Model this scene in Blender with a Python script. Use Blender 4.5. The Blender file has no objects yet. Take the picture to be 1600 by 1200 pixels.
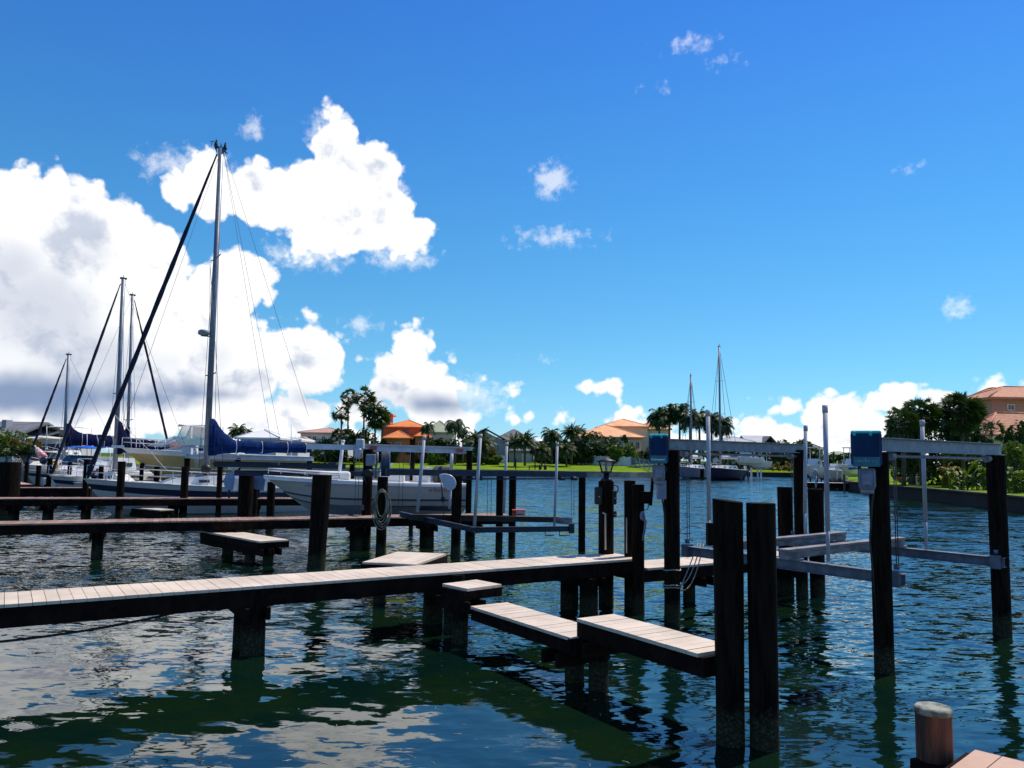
import bpy, math, random
from mathutils import Vector, Matrix
PI = math.pi
S = bpy.context.scene
COL = S.collection

# ---------------------------------------------------------------- camera
CAMZ = 2.8
FPX = 1244.0
PITCH = math.atan(116 / FPX)
ROLL = 0.014
_f = Vector((0, math.cos(PITCH), math.sin(PITCH)))
_r0 = Vector((1, 0, 0)); _u0 = Vector((0, -math.sin(PITCH), math.cos(PITCH)))
_r = _r0 * math.cos(ROLL) + _u0 * math.sin(ROLL)
_u = -_r0 * math.sin(ROLL) + _u0 * math.cos(ROLL)
cam_d = bpy.data.cameras.new("camera")
cam = bpy.data.objects.new("camera", cam_d)
COL.objects.link(cam)
S.camera = cam
cam_d.sensor_width = 36; cam_d.lens = 36 * FPX / 1600
cam_d.clip_start = 0.05; cam_d.clip_end = 8000
cam.matrix_world = Matrix(((_r.x, _u.x, -_f.x, 0), (_r.y, _u.y, -_f.y, 0), (_r.z, _u.z, -_f.z, CAMZ), (0, 0, 0, 1)))

def ray(px, py):
    return _f * FPX + _r * (px - 800) - _u * (py - 600)
def P(px, py, z=0.0):                      # photo direction meets height z
    d = ray(px, py); t = (z - CAMZ) / d.z
    return Vector((d.x * t, d.y * t, z))
def PD(px, py, Y):                         # photo direction at distance Y
    d = ray(px, py); t = Y / d.y
    return Vector((d.x * t, Y, CAMZ + d.z * t))
def XY(px, Y, py=720):
    v = PD(px, py, Y); return Vector((v.x, Y))

# ---------------------------------------------------------------- light and exposure
SUN_AZ = math.radians(52); SUN_EL = math.radians(60)      # azimuth to the right of +Y
S.view_settings.view_transform = 'Standard'; S.view_settings.look = 'None'
S.view_settings.exposure = 0.0; S.view_settings.gamma = 1.0
S.render.engine = 'CYCLES'
S.cycles.max_bounces = 6; S.cycles.transparent_max_bounces = 8
sund = Vector((math.sin(SUN_AZ) * math.cos(SUN_EL), math.cos(SUN_AZ) * math.cos(SUN_EL), math.sin(SUN_EL)))
sl = bpy.data.lights.new("sun", 'SUN'); sl.energy = 5.0; sl.angle = math.radians(0.5); sl.color = (1, 0.90, 0.76)
so = bpy.data.objects.new("sun", sl); COL.objects.link(so)
so.rotation_euler = sund.to_track_quat('Z', 'Y').to_euler(); so.location = (60, 40, 120)

W = bpy.data.worlds.new("World"); S.world = W; W.use_nodes = True
nt = W.node_tree; nt.nodes.clear()
def N(tree, typ, **kw):
    n = tree.nodes.new(typ)
    for k, v in kw.items(): setattr(n, k, v)
    return n
def setin(tree, sock, v):
    if hasattr(v, 'is_output') or isinstance(v, bpy.types.NodeSocket): tree.links.new(v, sock)
    else: sock.default_value = v
def M_(tree, op, a, b=None, c=None, clamp=False):
    n = N(tree, 'ShaderNodeMath', operation=op); n.use_clamp = clamp
    setin(tree, n.inputs[0], a)
    if b is not None: setin(tree, n.inputs[1], b)
    if c is not None: setin(tree, n.inputs[2], c)
    return n.outputs[0]
def mixc(tree, fac, a, b, blend='MIX'):
    n = N(tree, 'ShaderNodeMix', data_type='RGBA', blend_type=blend)
    setin(tree, n.inputs[0], fac); setin(tree, n.inputs[6], a); setin(tree, n.inputs[7], b)
    return n.outputs[2]
def mapr(tree, v, a, b, c=0.0, d=1.0, smooth=True):
    n = N(tree, 'ShaderNodeMapRange'); n.interpolation_type = 'SMOOTHSTEP' if smooth else 'LINEAR'
    setin(tree, n.inputs[0], v); n.inputs[1].default_value = a; n.inputs[2].default_value = b
    n.inputs[3].default_value = c; n.inputs[4].default_value = d
    return n.outputs[0]
def noise(tree, vec, scale, detail=4, rough=0.55, dist=0.0):
    n = N(tree, 'ShaderNodeTexNoise'); n.inputs['Scale'].default_value = scale
    n.inputs['Detail'].default_value = detail; n.inputs['Roughness'].default_value = rough
    n.inputs['Distortion'].default_value = dist
    if vec is not None: tree.links.new(vec, n.inputs['Vector'])
    return n.outputs['Fac']

def build_world():
    t = nt
    sky = N(t, 'ShaderNodeTexSky', sky_type='NISHITA'); sky.sun_disc = False
    sky.sun_elevation = SUN_EL; sky.sun_rotation = SUN_AZ
    sky.altitude = 0; sky.air_density = 1.0; sky.dust_density = 0.05; sky.ozone_density = 2.2
    co = N(t, 'ShaderNodeTexCoord').outputs['Generated']
    sx = N(t, 'ShaderNodeSeparateXYZ'); t.links.new(co, sx.inputs[0])
    az = M_(t, 'ARCTAN2', sx.outputs[0], sx.outputs[1]); el = M_(t, 'ARCSINE', sx.outputs[2])
    cb = N(t, 'ShaderNodeCombineXYZ'); t.links.new(az, cb.inputs[0]); t.links.new(el, cb.inputs[1])
    p = cb.outputs[0]
    def ae(px, py):
        d = ray(px, py).normalized(); return math.atan2(d.x, d.y), math.asin(d.z)
    U = 1 / FPX
    def field(lst, bias=None):
        out = None
        for (cx, cy, rx, ry) in lst:
            a, e = ae(cx, cy)
            ra = (ae(cx + rx, cy)[0] - ae(cx - rx, cy)[0]) / 2; re = abs(ae(cx, cy - ry)[1] - ae(cx, cy + ry)[1]) / 2
            n = N(t, 'ShaderNodeVectorMath', operation='MULTIPLY_ADD')
            t.links.new(p, n.inputs[0]); n.inputs[1].default_value = (1 / ra, 1 / re, 0); n.inputs[2].default_value = (-a / ra, -e / re, 0)
            l = N(t, 'ShaderNodeVectorMath', operation='LENGTH'); t.links.new(n.outputs[0], l.inputs[0])
            r = min(ra, re)
            v = M_(t, 'MULTIPLY_ADD', l.outputs['Value'], -r, r)
            out = v if out is None else M_(t, 'MAXIMUM', out, v)
        return out
    big = [(15,400,120,140),(110,400,125,118),(190,400,80,82),(238,440,75,100),(60,520,210,120),(310,500,75,85),(375,432,50,50),(330,470,60,60),(100,330,80,60),(30,320,90,60),(190,350,60,40),
           (340,570,150,80),(480,562,76,60),(430,540,60,40),(200,610,240,75),(0,620,220,90),(430,650,95,38),(60,650,220,60),(350,655,140,45),
           (320,292,72,52),(270,300,30,22),(400,302,85,48),(490,312,95,66),(522,235,36,62),(572,272,58,56),(560,342,92,58),(628,362,46,36),
           (500,372,66,36),(600,325,48,62),
           (642,556,36,52),(660,590,60,38),(615,603,45,30),(702,606,36,28),(672,622,80,26),(715,660,75,22),(812,657,28,14),(570,642,50,26),
           (708,566,15,12),(756,592,8,10),(787,609,17,10),(940,603,20,8),(978,650,36,14),(1010,664,50,14),(890,658,22,9),
           (1232,640,34,18),(1180,668,60,20),(1300,655,75,36),(1322,634,38,24),(1384,628,46,28),(1460,620,26,15),(1545,601,20,13),
           (1400,665,120,36),(1152,655,14,12),(1240,676,120,24),(1330,690,160,34),(1500,655,120,34),(1250,692,180,26),(1460,690,200,40),(500,690,110,26),(650,694,140,22),(830,694,80,12),(640,530,26,30),(632,575,52,40),(655,600,74,40),(1080,690,60,14)]
    wisp = [(862,280,34,30),(865,370,66,16),(1497,480,28,19),(562,508,34,16),(1085,68,36,14),(1130,98,20,9),(1022,138,14,7),
            (393,200,18,22),(300,262,90,30),(505,205,30,30),(620,400,60,24),(700,620,110,34),(480,400,70,24),(842,560,12,5),(1430,258,12,4)]
    ns1 = noise(t, p, 9, 3, 0.55)
    vo = N(t, 'ShaderNodeTexVoronoi', feature='F1'); vo.inputs['Scale'].default_value = 30
    vo.inputs['Detail'].default_value = 1.0; vo.inputs['Roughness'].default_value = 0.6; vo.inputs['Lacunarity'].default_value = 2.3
    w = N(t, 'ShaderNodeTexNoise'); w.inputs['Scale'].default_value = 22; w.inputs['Detail'].default_value = 3; t.links.new(p, w.inputs['Vector'])
    wa = N(t, 'ShaderNodeVectorMath', operation='MULTIPLY_ADD'); t.links.new(w.outputs['Color'], wa.inputs[0])
    wa.inputs[1].default_value = (0.03, 0.03, 0); t.links.new(p, wa.inputs[2]); t.links.new(wa.outputs[0], vo.inputs['Vector'])
    bil = M_(t, 'MULTIPLY_ADD', vo.outputs['Distance'], -0.023, 0.0145)
    big_n = M_(t, 'MULTIPLY_ADD', ns1, 0.040, -0.016)
    ns2 = noise(t, p, 60, 4, 0.62)
    fine = M_(t, 'MULTIPLY_ADD', ns2, 0.020, -0.010)
    disp = M_(t, 'ADD', M_(t, 'ADD', bil, big_n), fine)
    F = M_(t, 'ADD', field(big), disp)
    a1 = mapr(t, F, -0.003, 0.007)
    fw = M_(t, 'ADD', field(wisp), M_(t, 'MULTIPLY_ADD', ns2, 0.05, -0.026))
    a2 = M_(t, 'MULTIPLY', mapr(t, fw, -0.004, 0.018), 0.55)
    # unseen loose clouds added outside the view for fill light
    gen = noise(t, p, 3.2, 4, 0.6)
    aza = M_(t, 'ABSOLUTE', az)
    side = mapr(t, aza, 0.75, 1.1)
    a3 = M_(t, 'MULTIPLY', M_(t, 'MULTIPLY', mapr(t, gen, 0.56, 0.62), side), mapr(t, el, 0.75, 0.5))
    alpha = M_(t, 'MAXIMUM', M_(t, 'MAXIMUM', a1, a2), a3)
    # cloud tone: thick undersides are grey-blue
    grey = field([(60,490,150,90),(20,420,70,60),(130,400,50,40),(150,560,140,70),(400,596,150,22),(690,628,60,10),(470,560,60,14),(330,560,40,30)])
    g = mapr(t, M_(t, 'ADD', grey, M_(t, 'MULTIPLY_ADD', ns1, 0.09, -0.045)), -0.02, 0.05)
    dark = field([(40,618,180,30),(200,622,120,16),(340,616,130,11),(695,632,50,6)])
    dk = mapr(t, M_(t, 'ADD', dark, M_(t, 'MULTIPLY_ADD', ns1, 0.05, -0.025)), -0.012, 0.016)
    lay = mapr(t, noise(t, wa.outputs[0], 17, 4, 0.6), 0.47, 0.68)
    deep = mapr(t, F, 0.006, 0.03)
    c = mixc(t, M_(t, 'MULTIPLY', M_(t, 'MULTIPLY', lay, deep), 0.80), (1.12, 1.12, 1.12, 1), (0.50, 0.57, 0.72, 1))
    c = mixc(t, M_(t, 'MULTIPLY', g, 0.62), c, (0.46, 0.53, 0.68, 1))
    c = mixc(t, M_(t, 'MULTIPLY', dk, 0.9), c, (0.17, 0.27, 0.48, 1))
    # deeper blue overhead, paler at the horizon, as seen through the photo's sky
    rp = N(t, 'ShaderNodeValToRGB'); cr = rp.color_ramp; cr.interpolation = 'B_SPLINE'
    t.links.new(M_(t, 'DIVIDE', el, 0.8), rp.inputs[0])
    stops = [(700, (.46, .79, 1.30)), (600, (.42, .81, 1.0)), (400, (.34, .88, 1.14)), (200, (.30, .83, 1.27)), (20, (.26, .74, 1.34))]
    while len(cr.elements) < len(stops): cr.elements.new(0.5)
    for e_, (py_, c_) in zip(cr.elements, stops):
        e_.position = max(0.0, ae(800, py_)[1] / 0.8); e_.color = (c_[0] / 2, c_[1] / 2, c_[2] / 2, 1)
    hm = N(t, 'ShaderNodeVectorMath', operation='MULTIPLY'); t.links.new(sky.outputs[0], hm.inputs[0]); t.links.new(rp.outputs[0], hm.inputs[1])
    hs = N(t, 'ShaderNodeVectorMath', operation='SCALE'); hs.inputs['Scale'].default_value = 2.0; t.links.new(hm.outputs[0], hs.inputs[0])
    STR = 0.12
    c10 = N(t, 'ShaderNodeVectorMath', operation='SCALE'); t.links.new(c, c10.inputs[0]); c10.inputs['Scale'].default_value = 1 / STR
    fin = mixc(t, alpha, hs.outputs[0], c10.outputs[0])
    bg = N(t, 'ShaderNodeBackground'); bg.inputs[1].default_value = STR; t.links.new(fin, bg.inputs[0])
    out = N(t, 'ShaderNodeOutputWorld'); t.links.new(bg.outputs[0], out.inputs[0])
build_world()
W.cycles.sampling_method = 'MANUAL'; W.cycles.sample_map_resolution = 512

# ---------------------------------------------------------------- materials
MATS = {}
def mat(name, c1, c2=None, rough=0.6, scale=4.0, metal=0.0, bump=0.0, bscale=20.0, island=0.0, stretch=None, spec=0.5, trans=0.0, lo=0.35, hi=0.65):
    if name in MATS: return MATS[name]
    m = bpy.data.materials.new(name); m.use_nodes = True; t = m.node_tree
    b = t.nodes['Principled BSDF']
    b.inputs['Roughness'].default_value = rough; b.inputs['Metallic'].default_value = metal
    b.inputs['Specular IOR Level'].default_value = spec
    c2 = c2 or tuple(x * 0.72 for x in c1)
    co = N(t, 'ShaderNodeTexCoord').outputs['Object']
    if stretch:
        mp = N(t, 'ShaderNodeMapping'); mp.inputs['Scale'].default_value = stretch; t.links.new(co, mp.inputs[0]); co = mp.outputs[0]
    f = mapr(t, noise(t, co, scale, 5, 0.6), lo, hi)
    col = mixc(t, f, (*c1, 1), (*c2, 1))
    if island:
        g = N(t, 'ShaderNodeNewGeometry').outputs['Random Per Island']
        col = mixc(t, M_(t, 'MULTIPLY', g, island), col, (c1[0] * .35, c1[1] * .35, c1[2] * .35, 1))
    t.links.new(col, b.inputs['Base Color'])
    if bump:
        bn = N(t, 'ShaderNodeBump'); bn.inputs['Strength'].default_value = bump; bn.inputs['Distance'].default_value = 0.02
        t.links.new(noise(t, co, bscale, 5, 0.65), bn.inputs['Height']); t.links.new(bn.outputs[0], b.inputs['Normal'])
    if trans:
        out = t.nodes['Material Output']; tr = N(t, 'ShaderNodeBsdfTranslucent'); t.links.new(col, tr.inputs[0])
        mx = N(t, 'ShaderNodeMixShader'); mx.inputs[0].default_value = trans
        t.links.new(b.outputs[0], mx.inputs[1]); t.links.new(tr.outputs[0], mx.inputs[2]); t.links.new(mx.outputs[0], out.inputs[0])
    MATS[name] = m
    return m

piling_m = mat('creosoted piling wood', (0.018, 0.012, 0.008), (0.004, 0.003, 0.003), 0.8, 3, bump=0.6, bscale=9, stretch=(6, 6, 0.7), spec=0.05)
beam_m = mat('dark treated timber', (0.020, 0.011, 0.008), (0.007, 0.004, 0.004), 0.8, 4, bump=0.4, bscale=12, spec=0.06)
cream_m = mat('cream composite decking', (0.70, 0.58, 0.45), (0.56, 0.46, 0.35), 0.6, 1.6, island=0.15, bump=0.1, bscale=40)
brown_m = mat('weathered brown decking', (0.42, 0.26, 0.19), (0.20, 0.12, 0.09), 0.75, 3, island=0.5, bump=0.3)
tan_m = mat('salmon composite decking', (0.56, 0.36, 0.25), (0.46, 0.29, 0.20), 0.65, 2, island=0.08)
alu_m = mat('weathered aluminium', (0.26, 0.27, 0.31), (0.18, 0.19, 0.23), 0.5, 6, metal=0.2, bump=0.1)
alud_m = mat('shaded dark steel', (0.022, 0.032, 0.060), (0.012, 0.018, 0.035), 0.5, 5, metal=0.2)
aluw_m = mat('white coated aluminium', (0.62, 0.63, 0.66), (0.5, 0.5, 0.54), 0.5, 2)
pvc_m = mat('grey white pvc pipe', (0.42, 0.43, 0.48), (0.33, 0.34, 0.39), 0.5, 2)
white_m = mat('white gelcoat', (0.78, 0.77, 0.74), (0.70, 0.69, 0.66), 0.28, 1.5)
hullg_m = mat('pale grey hull paint', (0.52, 0.49, 0.47), (0.46, 0.44, 0.43), 0.3, 1.2)
tanhull_m = mat('tan hull paint', (0.50, 0.36, 0.14), (0.44, 0.31, 0.12), 0.35, 1.2)
navy_m = mat('navy stripe', (0.012, 0.018, 0.05), (0.01, 0.014, 0.04), 0.35, 2)
blue_m = mat('blue sail canvas', (0.002, 0.026, 0.125), (0.001, 0.012, 0.065), 0.85, 3.5, spec=0.08, bump=0.7, bscale=3, stretch=(1, 1, 2.5))
bblue_m = mat('bright blue canvas', (0.01, 0.13, 0.62), (0.01, 0.09, 0.45), 0.85, 1.5, spec=0.1)
dnavy_m = mat('navy sun cover', (0.006, 0.010, 0.035), (0.004, 0.006, 0.02), 0.8, 4)
teal_m = mat('teal blue plastic', (0.001, 0.036, 0.10), (0.001, 0.022, 0.08), 0.42, 2.5, spec=0.15)  # darker tone of the box plastic, shade on its faces included
tealt_m = mat('sunlit tone teal plastic', (0.03, 0.50, 0.56), None, 0.4, 2.5, spec=0.3)  # sunlight on the box tops painted in as a lighter teal
mast_m = mat('mast aluminium', (0.20, 0.23, 0.28), (0.15, 0.17, 0.22), 0.45, 3, metal=0.3)
wire_m = mat('steel wire', (0.05, 0.055, 0.065), None, 0.5, 9, metal=0.3)
black_m = mat('black rubber', (0.008, 0.008, 0.010), None, 0.5, 6)
greyb_m = mat('grey electrical enclosure', (0.22, 0.25, 0.33), (0.17, 0.19, 0.26), 0.5, 4)
glass_m = mat('dark window glass', (0.03, 0.045, 0.06), (0.02, 0.03, 0.04), 0.08, 2)
clear_m = mat('smoked clear vinyl', (0.25, 0.32, 0.38), (0.16, 0.2, 0.26), 0.15, 4)
rope_m = mat('pale rope', (0.45, 0.42, 0.36), (0.25, 0.22, 0.18), 0.9, 30)
red_m = mat('red orange plastic', (0.62, 0.09, 0.04), (0.5, 0.07, 0.03), 0.5, 5)
yel_m = mat('yellow foam', (0.72, 0.42, 0.06), (0.6, 0.33, 0.04), 0.7, 5)
fl_m = mat('faded flag cloth', (0.6, 0.12, 0.12), (0.65, 0.6, 0.6), 0.9, 7, lo=0.48, hi=0.52)
capw_m = mat('weathered cap', (0.30, 0.31, 0.25), (0.10, 0.10, 0.07), 0.85, 12, bump=0.6, bscale=40)
grass_m = mat('mown grass', (0.17, 0.26, 0.010), (0.11, 0.19, 0.008), 0.95, 0.35, bump=0.5, bscale=3, spec=0.05)
earth_m = mat('far ground', (0.07, 0.10, 0.03), (0.05, 0.07, 0.025), 0.95, 0.05, spec=0.05)
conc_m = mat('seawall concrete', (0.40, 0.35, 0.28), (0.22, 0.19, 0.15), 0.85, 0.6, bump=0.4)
concd_m = mat('dark seawall', (0.018, 0.015, 0.013), (0.009, 0.008, 0.007), 0.85, 0.6, bump=0.4)  # near-black tone over the whole wall
palm_m = mat('palm frond', (0.065, 0.125, 0.020), (0.022, 0.055, 0.014), 0.5, 0.5, island=0.75, spec=0.35, trans=0.25)
palmy_m = mat('date palm frond', (0.085, 0.13, 0.03), (0.045, 0.075, 0.02), 0.55, 0.5, island=0.7, spec=0.3, trans=0.25)
leaf_m = mat('dark green leaves', (0.075, 0.135, 0.020), (0.018, 0.045, 0.010), 0.5, 0.6, island=0.75, spec=0.3, trans=0.2)
leafy_m = mat('lime green leaves', (0.15, 0.24, 0.02), (0.07, 0.13, 0.012), 0.55, 0.7, island=0.6, spec=0.3, trans=0.3)
leafo_m = mat('golden shrub leaves', (0.30, 0.18, 0.02), (0.14, 0.13, 0.015), 0.6, 0.8, island=0.6, trans=0.3)
trunk_m = mat('palm trunk bark', (0.13, 0.10, 0.075), (0.06, 0.05, 0.04), 0.9, 3, bump=0.5, bscale=12)
orr_m = mat('orange clay tiles', (0.78, 0.24, 0.055), (0.66, 0.19, 0.045), 0.75, 0.7)
orw_m = mat('terracotta stucco', (0.52, 0.17, 0.075), (0.45, 0.14, 0.06), 0.85, 0.5)
per_m = mat('peach clay tiles', (0.82, 0.42, 0.20), (0.70, 0.32, 0.15), 0.75, 0.6)
crw_m = mat('cream stucco', (0.62, 0.56, 0.40), (0.56, 0.50, 0.36), 0.85, 0.4)
pkw_m = mat('pink brown stucco', (0.42, 0.24, 0.17), (0.37, 0.21, 0.15), 0.85, 0.4)
grr_m = mat('grey shingles', (0.16, 0.165, 0.18), (0.11, 0.115, 0.13), 0.85, 1.2)
lgr_m = mat('pale grey metal roof', (0.36, 0.39, 0.42), (0.30, 0.33, 0.36), 0.6, 0.5)
gnr_m = mat('pale green tiles', (0.42, 0.45, 0.30), (0.35, 0.38, 0.25), 0.8, 0.5)
whr_m = mat('white tile roof', (0.74, 0.74, 0.72), (0.66, 0.66, 0.64), 0.7, 0.6)
pkr_m = mat('pink brown roof', (0.50, 0.30, 0.24), (0.42, 0.24, 0.19), 0.8, 0.5)
gyw_m = mat('grey siding', (0.30, 0.32, 0.35), (0.26, 0.28, 0.31), 0.85, 0.6)
wst_m = mat('white stucco', (0.66, 0.65, 0.62), (0.6, 0.59, 0.56), 0.85, 0.5)
trim_m = mat('white trim', (0.74, 0.73, 0.70), None, 0.6, 2)
fence_m = mat('white vinyl fence', (0.62, 0.66, 0.70), (0.52, 0.56, 0.6), 0.6, 1)
chain_m = mat('blue grey railings', (0.25, 0.31, 0.38), (0.2, 0.25, 0.3), 0.6, 1)
lett_m = mat('pale blue lettering', (0.25, 0.5, 0.62), (0.2, 0.42, 0.55), 0.5, 5)
lettw_m = mat('white lettering', (0.7, 0.7, 0.72), None, 0.5, 5)
lettd_m = mat('dark blue lettering', (0.02, 0.03, 0.12), None, 0.5, 5)
lettr_m = mat('red lettering', (0.4, 0.08, 0.06), None, 0.5, 5)

clear_m.node_tree.nodes['Principled BSDF'].inputs['Alpha'].default_value = 0.55
def tide_band(m):
    t = m.node_tree; b = t.nodes['Principled BSDF']; src = b.inputs['Base Color'].links[0].from_socket
    g = N(t, 'ShaderNodeNewGeometry').outputs['Position']; sx = N(t, 'ShaderNodeSeparateXYZ'); t.links.new(g, sx.inputs[0])
    nz = noise(t, g, 14, 5, 0.7)
    k = mapr(t, M_(t, 'ADD', sx.outputs[2], M_(t, 'MULTIPLY_ADD', nz, 0.5, -0.25)), 0.42, 0.22)
    spk = mapr(t, noise(t, g, 42, 3, 0.7), 0.5, 0.62)
    t.links.new(mixc(t, k, src, mixc(t, spk, (0.020, 0.024, 0.012, 1), (0.075, 0.07, 0.048, 1))), b.inputs['Base Color'])
tide_band(piling_m)
def barrel_mat():
    m = bpy.data.materials.new('barrel tile roof'); m.use_nodes = True; t = m.node_tree; b = t.nodes['Principled BSDF']
    b.inputs['Roughness'].default_value = 0.8
    co = N(t, 'ShaderNodeTexCoord').outputs['Object']
    w = N(t, 'ShaderNodeTexWave', wave_type='BANDS', bands_direction='Z'); w.inputs['Scale'].default_value = 1.6; w.inputs['Distortion'].default_value = 1.2; w.inputs['Detail'].default_value = 2; t.links.new(co, w.inputs[0])
    f = noise(t, co, 2.5, 5, 0.7)
    c = mixc(t, mapr(t, f, .35, .65), (0.48, 0.17, 0.09, 1), (0.62, 0.30, 0.17, 1))
    c = mixc(t, M_(t, 'MULTIPLY', mapr(t, w.outputs['Fac'], 0.1, 0.5, 1, 0), 0.55), c, (0.16, 0.06, 0.04, 1))
    t.links.new(c, b.inputs['Base Color']); return m
barr_m = barrel_mat()

def water_mat():
    m = bpy.data.materials.new('green harbour water'); m.use_nodes = True; t = m.node_tree; b = t.nodes['Principled BSDF']
    b.inputs['IOR'].default_value = 1.75; b.inputs['Roughness'].default_value = 0.025
    b.inputs['Specular IOR Level'].default_value = 0.5
    co = N(t, 'ShaderNodeTexCoord').outputs['Object']
    sx = N(t, 'ShaderNodeSeparateXYZ'); t.links.new(co, sx.inputs[0])
    dv = N(t, 'ShaderNodeVectorMath', operation='DISTANCE'); t.links.new(co, dv.inputs[0]); dv.inputs[1].default_value = (-3.5, 1.0, 0)
    patch = noise(t, co, 0.16, 3, 0.5)
    # calm in the lee of the near pier, ruffled further out
    ruf = mapr(t, M_(t, 'ADD', dv.outputs['Value'], M_(t, 'MULTIPLY_ADD', patch, 10, -5)), 8.5, 17)
    far = mapr(t, dv.outputs['Value'], 13, 45)
    def mp(sc, rot):
        n = N(t, 'ShaderNodeMapping'); n.inputs['Scale'].default_value = sc; n.inputs['Rotation'].default_value = (0, 0, rot); t.links.new(co, n.inputs[0]); return n.outputs[0]
    def nv(vec, scale, detail, rough, dist, amp):
        n = N(t, 'ShaderNodeTexNoise'); n.inputs['Scale'].default_value = scale; n.inputs['Detail'].default_value = detail
        n.inputs['Roughness'].default_value = rough; n.inputs['Distortion'].default_value = dist; t.links.new(vec, n.inputs['Vector'])
        o = N(t, 'ShaderNodeVectorMath', operation='SUBTRACT'); t.links.new(n.outputs['Color'], o.inputs[0]); o.inputs[1].default_value = (.5, .5, .5)
        q = N(t, 'ShaderNodeVectorMath', operation='SCALE'); t.links.new(o.outputs[0], q.inputs[0]); setin(t, q.inputs['Scale'], amp)
        return q.outputs[0]
    def vadd(a, b):
        n = N(t, 'ShaderNodeVectorMath', operation='ADD'); t.links.new(a, n.inputs[0]); t.links.new(b, n.inputs[1]); return n.outputs[0]
    # slopes of the surface: long swells, wavelets, small ripples
    v = nv(mp((0.8, 1.3, 1), 0.25), 1.3, 1.5, 0.4, 0.7, M_(t, 'MULTIPLY_ADD', ruf, 0.14, 0.14))
    v = vadd(v, nv(mp((0.75, 1.7, 1), -0.2), 3.4, 2, 0.5, 0.5, M_(t, 'MULTIPLY_ADD', ruf, 0.44, 0.16)))
    v = vadd(v, nv(mp((0.7, 1.8, 1), 0.15), 9, 2, 0.55, 0.5, M_(t, 'MULTIPLY_ADD', ruf, 0.34, 0.05)))
    v = vadd(v, nv(mp((0.5, 1.5, 1), 0.1), 0.8, 2, 0.5, 0.3, M_(t, 'MULTIPLY_ADD', far, 0.55, 0.0)))
    fl = N(t, 'ShaderNodeVectorMath', operation='MULTIPLY'); t.links.new(v, fl.inputs[0]); fl.inputs[1].default_value = (1, 1, 0)
    # wavelets on open water show mostly the faces turned to this shore
    bs = N(t, 'ShaderNodeCombineXYZ'); t.links.new(M_(t, 'MULTIPLY', far, -0.06), bs.inputs[1]); fl2 = vadd(fl.outputs[0], bs.outputs[0])
    up = N(t, 'ShaderNodeVectorMath', operation='ADD'); t.links.new(fl2, up.inputs[0]); up.inputs[1].default_value = (0, 0, 1)
    nn = N(t, 'ShaderNodeVectorMath', operation='NORMALIZE'); t.links.new(up.outputs[0], nn.inputs[0]); t.links.new(nn.outputs[0], b.inputs['Normal'])
    murk = noise(t, co, 0.7, 4, 0.6)
    c = mixc(t, mapr(t, murk, .35, .7), (0.0015, 0.011, 0.008, 1), (0.005, 0.016, 0.005, 1))
    t.links.new(c, b.inputs['Base Color'])
    return m
water_m = water_mat()

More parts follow.
